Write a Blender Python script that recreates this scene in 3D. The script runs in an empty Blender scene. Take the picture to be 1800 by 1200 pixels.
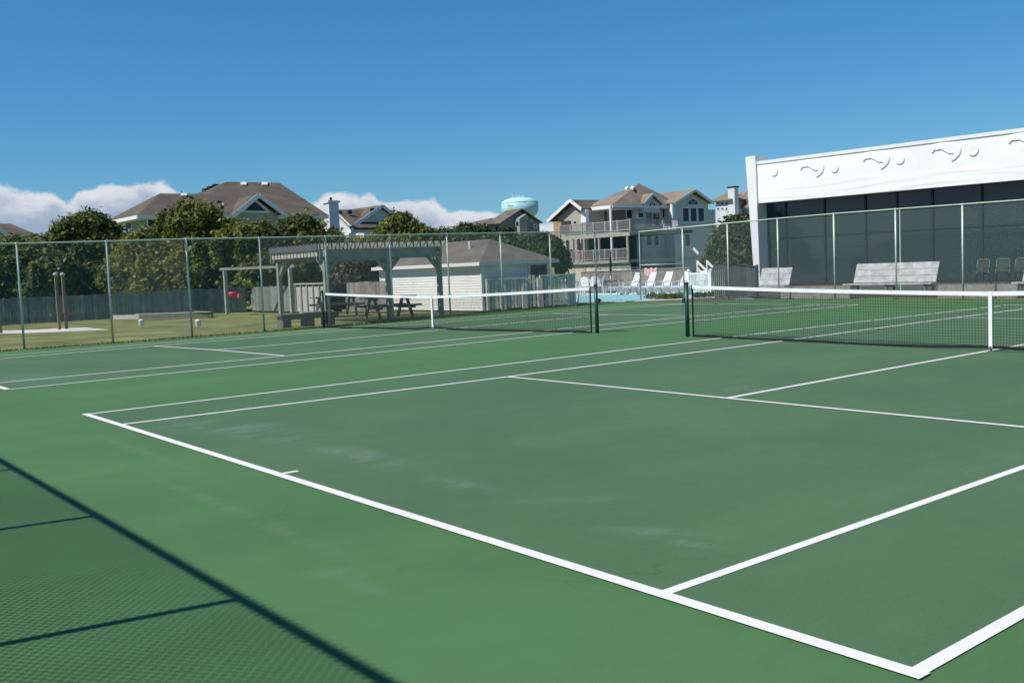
import bpy, math, random
import numpy as np
from mathutils import Vector, Matrix, noise
random.seed(7); rng = np.random.default_rng(7)
SC = bpy.context.scene
COL = SC.collection

# ------------------------------------------------------------------ camera
FPX = 1759.34
CAM = np.array([12.933, -3.4075, 1.6025]); YAW, PIT, ROL = -.9056, -.0743, -.0427
F_ = np.array([math.sin(YAW)*math.cos(PIT), math.cos(YAW)*math.cos(PIT), math.sin(PIT)])
R_ = np.array([math.cos(YAW), -math.sin(YAW), 0]); U_ = np.cross(R_, F_)
R2 = R_*math.cos(ROL)+U_*math.sin(ROL); U2 = -R_*math.sin(ROL)+U_*math.cos(ROL)
cd = bpy.data.cameras.new('camera'); cam = bpy.data.objects.new('camera', cd); COL.objects.link(cam)
cd.sensor_width = 36; cd.lens = 36*FPX/1800; cd.clip_end = 6000; cd.clip_start = .05
M = Matrix([[R2[i], U2[i], -F_[i], CAM[i]] for i in range(3)]+[[0, 0, 0, 1]])
cam.matrix_world = M; SC.camera = cam

def ray(u, v): return F_*FPX + R2*(u-900) + U2*(600-v)
def gnd(u, v, z=0.): d = ray(u, v); return CAM + d*((z-CAM[2])/d[2])      # survey: where a sight line meets the ground
def onx(u, v, x): d = ray(u, v); return CAM + d*((x-CAM[0])/d[0])
def ony(u, v, y): d = ray(u, v); return CAM + d*((y-CAM[1])/d[1])
def far(u, v, D): return CAM + ray(u, v)*(D/FPX)
def onplane(u, v, p, n):
    d = ray(u, v); n = np.array(n); return CAM + d*(np.dot(np.array(p)-CAM, n)/np.dot(d, n))

# ------------------------------------------------------------------ materials
MATS = {}
def mat(name, col, rough=.8, var=.12, scale=3., bump=0., bscale=40., island=0., metal=0., spec=.3, fine=0.):
    if name in MATS: return MATS[name]
    m = bpy.data.materials.new(name); m.use_nodes = True; nt = m.node_tree; N = nt.nodes; L = nt.links
    b = N['Principled BSDF']; b.inputs['Roughness'].default_value = rough; b.inputs['Metallic'].default_value = metal
    b.inputs['Specular IOR Level'].default_value = spec
    geo = N.new('ShaderNodeNewGeometry')
    val = None
    def mulmap(src, lo, hi):
        mr = N.new('ShaderNodeMapRange'); mr.inputs['To Min'].default_value = lo; mr.inputs['To Max'].default_value = hi
        L.new(src, mr.inputs['Value']); return mr.outputs['Result']
    def comb(a, b_):
        if a is None: return b_
        mm = N.new('ShaderNodeMath'); mm.operation = 'MULTIPLY'; L.new(a, mm.inputs[0]); L.new(b_, mm.inputs[1]); return mm.outputs[0]
    if var:
        n = N.new('ShaderNodeTexNoise'); n.inputs['Scale'].default_value = scale; n.inputs['Detail'].default_value = 6
        L.new(geo.outputs['Position'], n.inputs['Vector'])
        mr = N.new('ShaderNodeMapRange'); mr.inputs['From Min'].default_value = .3; mr.inputs['From Max'].default_value = .7
        mr.inputs['To Min'].default_value = 1-var; mr.inputs['To Max'].default_value = 1+var
        L.new(n.outputs['Fac'], mr.inputs['Value']); val = comb(val, mr.outputs['Result'])
    if fine:
        n = N.new('ShaderNodeTexNoise'); n.inputs['Scale'].default_value = 90; n.inputs['Detail'].default_value = 2
        L.new(geo.outputs['Position'], n.inputs['Vector']); val = comb(val, mulmap(n.outputs['Fac'], 1-fine, 1+fine))
    if island: val = comb(val, mulmap(geo.outputs['Random Per Island'], 1-island, 1+island))
    if val is not None:
        mx = N.new('ShaderNodeVectorMath'); mx.operation = 'SCALE'; mx.inputs[0].default_value = col
        L.new(val, mx.inputs['Scale']); L.new(mx.outputs['Vector'], b.inputs['Base Color'])
    else: b.inputs['Base Color'].default_value = (*col, 1)
    if bump:
        n = N.new('ShaderNodeTexNoise'); n.inputs['Scale'].default_value = bscale; n.inputs['Detail'].default_value = 4
        L.new(geo.outputs['Position'], n.inputs['Vector'])
        bp = N.new('ShaderNodeBump'); bp.inputs['Strength'].default_value = bump; bp.inputs['Distance'].default_value = .02
        L.new(n.outputs['Fac'], bp.inputs['Height']); L.new(bp.outputs['Normal'], b.inputs['Normal'])
    MATS[name] = m; return m

def siding_mat(name, col, pitch=.2, rough=.7, depth=.02, groove=.72):
    m = mat(name, col, rough, .07, 1.2)
    nt = m.node_tree; N = nt.nodes; L = nt.links; b = N['Principled BSDF']
    geo = N.new('ShaderNodeNewGeometry'); sx = N.new('ShaderNodeSeparateXYZ'); L.new(geo.outputs['Position'], sx.inputs[0])
    d = N.new('ShaderNodeMath'); d.operation = 'DIVIDE'; L.new(sx.outputs['Z'], d.inputs[0]); d.inputs[1].default_value = pitch
    fr = N.new('ShaderNodeMath'); fr.operation = 'FRACT'; L.new(d.outputs[0], fr.inputs[0])
    bp = N.new('ShaderNodeBump'); bp.inputs['Strength'].default_value = 1; bp.inputs['Distance'].default_value = depth; bp.invert = True
    L.new(fr.outputs[0], bp.inputs['Height']); L.new(bp.outputs['Normal'], b.inputs['Normal'])
    return m

def leaf_mat(name, cols, trans=.35):
    m = bpy.data.materials.new(name); m.use_nodes = True; nt = m.node_tree; N = nt.nodes; L = nt.links
    b = N['Principled BSDF']; b.inputs['Roughness'].default_value = .55; b.inputs['Specular IOR Level'].default_value = .35
    geo = N.new('ShaderNodeNewGeometry'); cr = N.new('ShaderNodeValToRGB')
    e = cr.color_ramp.elements
    for i, c in enumerate(cols):
        p = i/(len(cols)-1)
        el = e[0] if i == 0 else (e[1] if i == len(cols)-1 else e.new(p))
        el.position = p; el.color = (*c, 1)
    n = N.new('ShaderNodeTexNoise'); n.inputs['Scale'].default_value = .55; n.inputs['Detail'].default_value = 3
    L.new(geo.outputs['Position'], n.inputs['Vector'])
    mr = N.new('ShaderNodeMapRange'); mr.inputs['From Min'].default_value = .3; mr.inputs['From Max'].default_value = .7
    L.new(n.outputs['Fac'], mr.inputs['Value'])
    mx = N.new('ShaderNodeMix'); mx.inputs[0].default_value = .5
    L.new(mr.outputs['Result'], mx.inputs[2]); L.new(geo.outputs['Random Per Island'], mx.inputs[3])
    L.new(mx.outputs[0], cr.inputs['Fac']); L.new(cr.outputs['Color'], b.inputs['Base Color'])
    tr = N.new('ShaderNodeBsdfTranslucent'); L.new(cr.outputs['Color'], tr.inputs['Color'])
    ms = N.new('ShaderNodeMixShader'); ms.inputs['Fac'].default_value = trans
    L.new(b.outputs[0], ms.inputs[1]); L.new(tr.outputs[0], ms.inputs[2])
    L.new(ms.outputs[0], N['Material Output'].inputs['Surface'])
    MATS[name] = m; return m

def court_mat(name, col, stain, spots=()):
    """painted acrylic court: broad fading, long smears, fine grain"""
    m = bpy.data.materials.new(name); m.use_nodes = True; nt = m.node_tree; N = nt.nodes; L = nt.links
    b = N['Principled BSDF']; b.inputs['Roughness'].default_value = .78; b.inputs['Specular IOR Level'].default_value = .22
    geo = N.new('ShaderNodeNewGeometry')
    def nz(scale, detail, sc=(1, 1, 1), rot=0, rough=.55, off=0):
        mp = N.new('ShaderNodeMapping'); mp.inputs['Scale'].default_value = sc; mp.inputs['Rotation'].default_value = (0, 0, rot)
        mp.inputs['Location'].default_value = (off, off, 0)
        L.new(geo.outputs['Position'], mp.inputs['Vector'])
        n = N.new('ShaderNodeTexNoise'); n.inputs['Scale'].default_value = scale; n.inputs['Detail'].default_value = detail
        n.inputs['Roughness'].default_value = rough
        L.new(mp.outputs[0], n.inputs['Vector']); return n.outputs['Fac']
    def rng_(src, a, b_, lo, hi, smooth=False):
        mr = N.new('ShaderNodeMapRange'); mr.inputs['From Min'].default_value = a; mr.inputs['From Max'].default_value = b_
        mr.inputs['To Min'].default_value = lo; mr.inputs['To Max'].default_value = hi
        if smooth: mr.interpolation_type = 'SMOOTHSTEP'
        L.new(src, mr.inputs['Value']); return mr.outputs['Result']
    def mul(a, b_):
        mm = N.new('ShaderNodeMath'); mm.operation = 'MULTIPLY'; L.new(a, mm.inputs[0]); L.new(b_, mm.inputs[1]); return mm.outputs[0]
    v = rng_(nz(.35, 7, (1,1,1), 0, .65), .3, .7, .90, 1.09)
    v = mul(v, rng_(nz(.9, 4, (1, .12, 1), .03), .3, .7, .96, 1.04))
    v = mul(v, rng_(nz(5, 6, (1, .5, 1), .2, .7), .3, .7, .965, 1.035))
    v = mul(v, rng_(nz(160, 2), .3, .7, .88, 1.12))
    sc = N.new('ShaderNodeVectorMath'); sc.operation = 'SCALE'; sc.inputs[0].default_value = col; L.new(v, sc.inputs['Scale'])
    # pale scuffs
    s = mul(rng_(nz(.55, 6, (1, .5, 1), .6, .6, 3.3), .56, .74, 0, 1, True), rng_(nz(3.5, 6, (1, .35, 1), .9, .7), .45, .75, .0, 1, True))
    s2 = rng_(s, 0, 1, 0, stain)
    mx = N.new('ShaderNodeMix'); mx.data_type = 'RGBA'; L.new(s2, mx.inputs[0]); L.new(sc.outputs[0], mx.inputs[6])
    mx.inputs[7].default_value = (.19, .245, .205, 1)
    # worn pale patches at their own places on the court
    tot = None
    for (x, y, rx, ry, rot, amp) in spots:
        mp = N.new('ShaderNodeMapping'); mp.vector_type = 'TEXTURE'; mp.inputs['Location'].default_value = (x, y, 0); mp.inputs['Rotation'].default_value = (0, 0, rot); mp.inputs['Scale'].default_value = (rx, ry, 100)
        L.new(geo.outputs['Position'], mp.inputs['Vector'])
        ln_ = N.new('ShaderNodeVectorMath'); ln_.operation = 'LENGTH'; L.new(mp.outputs[0], ln_.inputs[0])
        m_ = rng_(ln_.outputs['Value'], .15, 1., amp, 0, True)
        if tot is None: tot = m_
        else:
            q_ = N.new('ShaderNodeMath'); q_.operation = 'MAXIMUM'; L.new(tot, q_.inputs[0]); L.new(m_, q_.inputs[1]); tot = q_.outputs[0]
    if tot is not None:
        tot = mul(tot, rng_(nz(2.6, 7, (1, .4, 1), .4, .7, 1.3), .38, .66, 0, 1, True))
        mx3 = N.new('ShaderNodeMix'); mx3.data_type = 'RGBA'; L.new(tot, mx3.inputs[0]); L.new(mx.outputs[2], mx3.inputs[6]); mx3.inputs[7].default_value = (.20, .27, .215, 1); mx = mx3
    # thin dark drip / mould specks
    d = rng_(nz(6.5, 8, (1, 1, 1), 0, .8, 8.), .66, .74, 0, .25, True)
    mx2 = N.new('ShaderNodeMix'); mx2.data_type = 'RGBA'; L.new(d, mx2.inputs[0]); L.new(mx.outputs[2], mx2.inputs[6])
    mx2.inputs[7].default_value = (col[0]*.55, col[1]*.6, col[2]*.6, 1)
    # hairline cracks, only in places
    vo = N.new('ShaderNodeTexVoronoi'); vo.feature = 'DISTANCE_TO_EDGE'; vo.inputs['Scale'].default_value = .42
    wv = N.new('ShaderNodeTexNoise'); wv.inputs['Scale'].default_value = 1.6; wv.inputs['Detail'].default_value = 6; L.new(geo.outputs['Position'], wv.inputs['Vector'])
    va = N.new('ShaderNodeVectorMath'); va.operation = 'MULTIPLY_ADD'; L.new(wv.outputs['Color'], va.inputs[0]); va.inputs[1].default_value = (.9,.9,0); L.new(geo.outputs['Position'], va.inputs[2]); L.new(va.outputs[0], vo.inputs['Vector'])
    ck = mul(rng_(vo.outputs['Distance'], .0006, .0022, .30, 0), rng_(nz(.5, 3, (1,1,1), 0, .5, 5.), .52, .60, 0, 1, True))
    mx4 = N.new('ShaderNodeMix'); mx4.data_type = 'RGBA'; L.new(ck, mx4.inputs[0]); L.new(mx2.outputs[2], mx4.inputs[6]); mx4.inputs[7].default_value = (col[0]*.45, col[1]*.5, col[2]*.5, 1)
    L.new(mx4.outputs[2], b.inputs['Base Color'])
    bp = N.new('ShaderNodeBump'); bp.inputs['Strength'].default_value = .25; bp.inputs['Distance'].default_value = .004
    L.new(nz(260, 2), bp.inputs['Height']); L.new(bp.outputs['Normal'], b.inputs['Normal'])
    MATS[name] = m; return m

OUTER = court_mat('green court paint', (.080, .186, .072), .45, [(*gnd(480,925)[:2],1.4,.12,.0,.22),(*gnd(360,875)[:2],1.6,.10,.0,.22),(*gnd(600,1010)[:2],.28,.16,.4,.30),(*gnd(640,1030)[:2],.25,.10,.1,.26),(*gnd(240,790)[:2],2.0,.12,0,.2),(-2.5,4,1.2,5,0,.12)])
INNER = court_mat('dark court paint', (.086, .168, .083), .35, [(*gnd(400,752)[:2],1.6,.6,.3,.55),(*gnd(470,770)[:2],1.1,.3,.2,.5),(*gnd(590,792)[:2],.7,.2,.2,.45),(*gnd(650,805)[:2],1.2,.3,-.1,.5),(*gnd(800,850)[:2],.8,.2,.1,.48),(*gnd(1160,935)[:2],.5,.14,.5,.5),(*gnd(1195,952)[:2],.35,.10,.2,.45),(*gnd(980,880)[:2],.9,.14,.9,.3),(*gnd(1330,685)[:2],.7,.35,0,.4),(*gnd(60,665)[:2],2,.8,0,.4)])
LINE = mat('white line paint', (.84, .83, .79), .7, .04, 6, fine=.05)
def wear(m, under, amt=.5):
    nt = m.node_tree; N = nt.nodes; L = nt.links; b = N['Principled BSDF']; src = b.inputs['Base Color'].links[0].from_socket
    geo = N.new('ShaderNodeNewGeometry'); n = N.new('ShaderNodeTexNoise'); n.inputs['Scale'].default_value = 14; n.inputs['Detail'].default_value = 8; n.inputs['Roughness'].default_value = .75
    L.new(geo.outputs['Position'], n.inputs['Vector']); mr = N.new('ShaderNodeMapRange'); mr.inputs['From Min'].default_value = .60; mr.inputs['From Max'].default_value = .72; mr.inputs['To Max'].default_value = amt
    L.new(n.outputs['Fac'], mr.inputs['Value']); mx = N.new('ShaderNodeMix'); mx.data_type = 'RGBA'; L.new(mr.outputs['Result'], mx.inputs[0]); L.new(src, mx.inputs[6]); mx.inputs[7].default_value = (*under, 1); L.new(mx.outputs[2], b.inputs['Base Color'])
wear(LINE, (.16, .24, .16), .55)
GRASS = mat('lawn', (.200, .215, .078), .95, .42, .6, .8, 30, fine=.25)
GALV = mat('galvanised steel', (.58, .65, .54), .45, .12, 8, metal=.25)
WIRE = mat('green coated wire', (.10, .15, .125), .5, 0)
WIREF = mat('grey green wire', (.24, .32, .29), .5, 0)
NETM = mat('black net cord', (.012, .018, .018), .8, 0)
TAPE = mat('white net tape', (.82, .83, .83), .7, .04, 10)
POSTG = mat('dark green post paint', (.014, .060, .046), .35, .1, 8, spec=.5)
BLACK = mat('black rubber', (.012, .012, .014), .6, .1, 8)
WOODG = mat('weathered grey wood', (.30, .285, .26), .85, .22, 5, .3, 60, island=.18)
WOODF = mat('grey fence boards', (.20, .215, .20), .9, .2, 4, .3, 60, island=.28)
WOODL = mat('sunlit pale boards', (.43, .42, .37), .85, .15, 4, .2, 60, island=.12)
WOODS = mat('pale green timber', (.36, .40, .31), .85, .2, 5, .2, 50)
WOODP = mat('pergola timber', (.275, .29, .255), .85, .2, 5, .3, 50, island=.12)
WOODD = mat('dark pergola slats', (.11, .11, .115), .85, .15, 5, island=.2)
WOODT = mat('picnic timber', (.16, .15, .12), .85, .2, 6, .3, 50, island=.15)
SEATW = mat('silvery bench boards', (.43, .44, .43), .7, .30, 4, .3, 50, island=.30)
POSTB = mat('brown post timber', (.25, .175, .12), .85, .2, 6, .2, 50)
WHITE = mat('white paint', (.80, .80, .79), .6, .03, 2)
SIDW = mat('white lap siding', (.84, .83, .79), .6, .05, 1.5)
SIDS = mat('shade toned white', (.74, .74, .73), .7, .05, 1.5)  # the shed's white, darkened so its shaded side carries shade in the colour
TRIM = mat('white trim', (.74, .77, .78), .6, .03, 2)
ROOFB = mat('brown shingles', (.125, .104, .085), .95, .24, .7, .5, 6, fine=.45)
ROOFG = mat('grey brown shingles', (.165, .145, .125), .95, .24, .9, .5, 6, fine=.45)
ROOFT = mat('tan shingles', (.25, .205, .16), .95, .22, .6, .5, 6, fine=.45)
GLASSD = mat('dark window glass', (.014, .022, .04), .12, 0, spec=.25)
FASC = mat('white stucco frieze', (.90, .89, .85), .75, .035, .7)
PLAST = mat('white resin', (.80, .81, .82), .4, .02, 4)
PINK = mat('pink fabric', (.80, .50, .48), .8, .15, 6)
REDP = mat('red plastic', (.72, .08, .13), .4, .1, 6)
ORANGE = mat('fresh orange timber', (.42, .27, .14), .8, .15, 3, island=.15)
SAND = mat('white sand', (.72, .71, .66), .95, .08, 3)
MULCH = mat('brown mulch', (.14, .10, .075), .95, .3, 5, .8, 20)
CONC = mat('pool deck concrete', (.33, .32, .30), .9, .1, 1.5, .2, 30)
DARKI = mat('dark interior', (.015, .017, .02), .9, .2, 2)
BARK = mat('bark', (.075, .06, .045), .95, .25, 5, .8, 20)
DKMET = mat('dark metal', (.03, .035, .035), .4, .1, 6, metal=.3)
HGREY = siding_mat('blue grey siding', (.58, .58, .55), .22)
HTAN = siding_mat('tan siding', (.42, .385, .33), .22)
HWHITE = siding_mat('pale siding', (.66, .68, .70), .22)
HDKG = siding_mat('dark grey shingle siding', (.27, .255, .24), .2)
HOLV = siding_mat('olive grey siding', (.36, .40, .30), .22)
TANKB = mat('aqua tank paint', (.40, .64, .72), .45, .04, .2, spec=.4)
TANKT = mat('pale aqua tank top', (.52, .80, .80), .5, .03, .2)
EMBY = mat('yellow green emblem', (.42, .55, .22), .6, .1, 1)
EMBD = mat('dark blue lettering', (.05, .12, .25), .6, 0)
L_DARK = leaf_mat('thicket leaves', [(.017, .038, .016), (.038, .080, .024), (.066, .132, .034), (.11, .19, .042), (.23, .28, .06)])
L_OLIV = leaf_mat('olive leaves', [(.019, .038, .016), (.044, .082, .024), (.080, .138, .034), (.14, .20, .042), (.34, .36, .07)])
L_GREY = leaf_mat('grey green leaves', [(.03, .04, .022), (.06, .075, .04), (.10, .11, .06), (.17, .155, .09)])
L_FAR = leaf_mat('far dark leaves', [(.021, .044, .024), (.042, .082, .034), (.068, .12, .045), (.11, .165, .055)])

# ------------------------------------------------------------------ mesh helpers
ORG = {}
class MB:
    def __init__(s): s.v = []; s.f = []
    def add(s, vs, fs):
        o = len(s.v); s.v += [tuple(map(float, p)) for p in vs]; s.f += [tuple(i+o for i in f) for f in fs]; return s
    def box(s, x0, x1, y0, y1, z0, z1):
        x0, x1 = min(x0, x1), max(x0, x1); y0, y1 = min(y0, y1), max(y0, y1); z0, z1 = min(z0, z1), max(z0, z1)
        return s.add([(x0,y0,z0),(x1,y0,z0),(x1,y1,z0),(x0,y1,z0),(x0,y0,z1),(x1,y0,z1),(x1,y1,z1),(x0,y1,z1)],
                     [(3,2,1,0),(4,5,6,7),(0,1,5,4),(1,2,6,5),(2,3,7,6),(3,0,4,7)])
    def beam(s, a, b, w, h, up=(0, 0, 1)):
        """box along a-b, w sideways, h along up"""
        a = Vector(a); b = Vector(b); d = (b-a).normalized(); sd = d.cross(Vector(up))
        if sd.length < 1e-4: sd = d.cross(Vector((1, 0, 0)))
        sd.normalize(); u = sd.cross(d).normalized(); sd *= w/2; u *= h/2
        P = [a-sd-u, a+sd-u, a+sd+u, a-sd+u, b-sd-u, b+sd-u, b+sd+u, b-sd+u]
        return s.add(P, [(3,2,1,0),(4,5,6,7),(0,1,5,4),(1,2,6,5),(2,3,7,6),(3,0,4,7)])
    def tube(s, pts, r, n=8, cap=True):
        pts = [Vector(p) for p in pts]; rs = r if hasattr(r, '__len__') else [r]*len(pts)
        rings = []; o = len(s.v)
        for i, p in enumerate(pts):
            d = (pts[min(i+1, len(pts)-1)]-pts[max(i-1, 0)]).normalized()
            a = d.cross(Vector((0, 0, 1)));
            if a.length < .05: a = d.cross(Vector((0, 1, 0)))
            a.normalize(); b = d.cross(a)
            for k in range(n):
                t = 2*math.pi*k/n; q = p+(a*math.cos(t)+b*math.sin(t))*rs[i]; s.v.append(tuple(q))
        for i in range(len(pts)-1):
            for k in range(n):
                k2 = (k+1) % n; s.f.append((o+i*n+k, o+i*n+k2, o+(i+1)*n+k2, o+(i+1)*n+k))
        if cap: s.f.append(tuple(o+k for k in range(n))[::-1]); s.f.append(tuple(o+(len(pts)-1)*n+k for k in range(n)))
        return s
    def prism(s, poly, off):
        """poly: list of 3-D points, extruded by vector off"""
        n = len(poly); off = Vector(off); P = [Vector(p) for p in poly]
        return s.add([*P, *[p+off for p in P]], [tuple(range(n))[::-1], tuple(range(n, 2*n))]+[(i, (i+1) % n, n+(i+1) % n, n+i) for i in range(n)])
    def lathe(s, c, prof, n=32):
        o = len(s.v)
        for r, z in prof:
            for k in range(n):
                t = 2*math.pi*k/n; s.v.append((c[0]+r*math.cos(t), c[1]+r*math.sin(t), c[2]+z))
        for i in range(len(prof)-1):
            for k in range(n):
                k2 = (k+1) % n; s.f.append((o+i*n+k, o+i*n+k2, o+(i+1)*n+k2, o+(i+1)*n+k))
        s.f.append(tuple(o+k for k in range(n))[::-1]); s.f.append(tuple(o+(len(prof)-1)*n+k for k in range(n)))
        return s
    def build(s, name, m, parent=None, smooth=False, **props):
        org = Vector(ORG.get(parent.name, (0, 0, 0))) if parent else Vector((0, 0, 0))
        if not parent and props.get('origin') is not None: org = Vector(props['origin'])
        props.pop('origin', None)
        me = bpy.data.meshes.new(name); v = np.array(s.v, dtype=float)-np.array(org)
        me.from_pydata(v.tolist(), [], s.f); me.materials.append(m)
        if smooth: me.polygons.foreach_set('use_smooth', [True]*len(me.polygons))
        me.update(); o = bpy.data.objects.new(name, me); COL.objects.link(o)
        if parent: o.parent = parent
        else: o.location = org
        ORG[o.name] = tuple(org)
        for k, val in props.items(): o[k] = val
        return o
def thing(name, label, cat, loc, group=None):
    o = bpy.data.objects.new(name, None); COL.objects.link(o); o.location = tuple(map(float, loc)); o.empty_display_size = .3
    ORG[o.name] = tuple(map(float, loc)); o['label'] = label; o['category'] = cat
    if group: o['group'] = group
    return o
def copy_tree(o, loc=None, rz=None, label=None, parent=None):
    c = o.copy(); COL.objects.link(c)
    if parent: c.parent = parent
    if loc is not None: c.location = tuple(map(float, loc))
    if rz is not None: c.rotation_euler = (0, 0, rz)
    if label: c['label'] = label
    for ch in [k for k in bpy.data.objects if k.parent == o]: copy_tree(ch, parent=c)
    return c
def structure(mb, name, m, label=None, **kw):
    o = mb.build(name, m, **kw); o['kind'] = 'structure'
    if label: o['label'] = label
    return o

# ------------------------------------------------------------------ ground
g = MB(); S = 3000
g.add([(-S,-S,-.06),(S,-S,-.06),(S,S,-.06),(-S,S,-.06)], [(0,1,2,3)])
structure(g, 'ground', GRASS, 'olive green lawn around the courts')
court_edge = [(-15.45,-9),(-15.3,1.5),(-14.75,5),(-14.65,9),(-14.75,13),(-15.3,16.2),(-15.9,19),(-16.2,22.5),(-16.1,25.3),(-14.9,26.9),(-12.6,27.25),(-7,27.1),(0,26.4),(16,26.0),(16,-9)]
cs = MB(); cs.prism([(x,y,-.1) for x,y in court_edge], (0,0,.1)); structure(cs, 'court_surface', OUTER, 'bright green painted run-off around the two tennis courts')
def polysheet(pts, z): m = MB(); m.add([(x,y,z) for x,y in pts], [tuple(range(len(pts)))]); return m
structure(polysheet([(-.05,0),(10.93,0),(10.93,23.7),(0,23.7),(-.15,16.8),(-.2,12.3),(-.08,6.3)], .003), 'near_playing_area', INNER, 'dark green playing area of the nearer tennis court')
structure(polysheet([(-13.5,-.05),(-4.47,0),(-4.53,8.4),(-4.64,12.15),(-4.68,13.4),(-4.57,16),(-4.46,23.7),(-12.5,23.7),(-13.55,18.3),(-13.55,11)], .003), 'far_playing_area', INNER, 'dark green playing area of the farther tennis court')
def strip(m, pts, w, z):
    for a, b in zip(pts, pts[1:]):
        a = Vector((*a, z)); b = Vector((*b, z)); d = (b-a).normalized(); n = Vector((-d.y, d.x, 0))*w/2
        m.add([a-n, b-n, b+n, a+n], [(0,1,2,3)])
    return m
W = .072
ln = MB()
strip(ln, [(-.11,.02),(10.985,.02)], .082, .009)                                  # baseline
strip(ln, [(-.06,.06),(-.09,6.3),(-.2,12.3),(-.17,16.8),(-.01,23.7)], .068, .006)
strip(ln, [(1.26,.06),(1.42,5.2),(1.36,12.1),(1.17,18.8),(1.14,23.7)], .072, .006)
strip(ln, [(9.635,.06),(9.575,3.9),(9.55,23.7)], .066, .006)
strip(ln, [(10.94,.06),(10.92,1.0),(10.9,23.7)], .068, .006)
strip(ln, [(1.42,5.50),(9.57,5.49)], .066, .009)
strip(ln, [(5.50,5.52),(5.43,8.9),(5.39,11.9),(5.36,18.5)], W, .006)
strip(ln, [(1.17,18.75),(9.55,18.5)], .055, .009)
strip(ln, [(-.04,23.7),(10.93,23.7)], .08, .009)
strip(ln, [(5.405,.061),(5.41,.20)], .055, .006)
structure(ln, 'near_court_lines', LINE, 'white painted lines of the nearer tennis court')
lf = MB()
strip(lf, [(-13.5,0),(-4.44,.03)], .09, .009)
strip(lf, [(-4.47,.06),(-4.52,5.3),(-4.53,8.46),(-4.64,12.15),(-4.68,13.3),(-4.57,15.92),(-4.46,23.7)], .072, .006)
strip(lf, [(-5.86,.06),(-5.79,5.4),(-5.79,9.3),(-5.9,12),(-6.0,14.5),(-5.85,23.7)], .072, .006)
strip(lf, [(-12.38,5.0),(-9.17,5.30),(-5.76,5.42)], .075, .009)
strip(lf, [(-9.15,5.34),(-9.02,7.5),(-9.3,11.4),(-9.55,15.1),(-9.5,18.0)], .072, .006)
strip(lf, [(-12.35,.06),(-12.36,5.0),(-12.45,9.3),(-12.5,11.06),(-12.4,14),(-12.27,18.0),(-11.6,23.7)], .072, .006)
strip(lf, [(-13.5,.06),(-13.35,5.5),(-13.55,10.5),(-13.6,14),(-13.5,18.3),(-12.6,23.7)], .072, .006)
strip(lf, [(-12.27,18.05),(-5.9,18.15)], .07, .009)
strip(lf, [(-12.6,23.7),(-4.44,23.7)], .08, .009)
structure(lf, 'far_court_lines', LINE, 'white painted lines of the farther tennis court')

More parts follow.
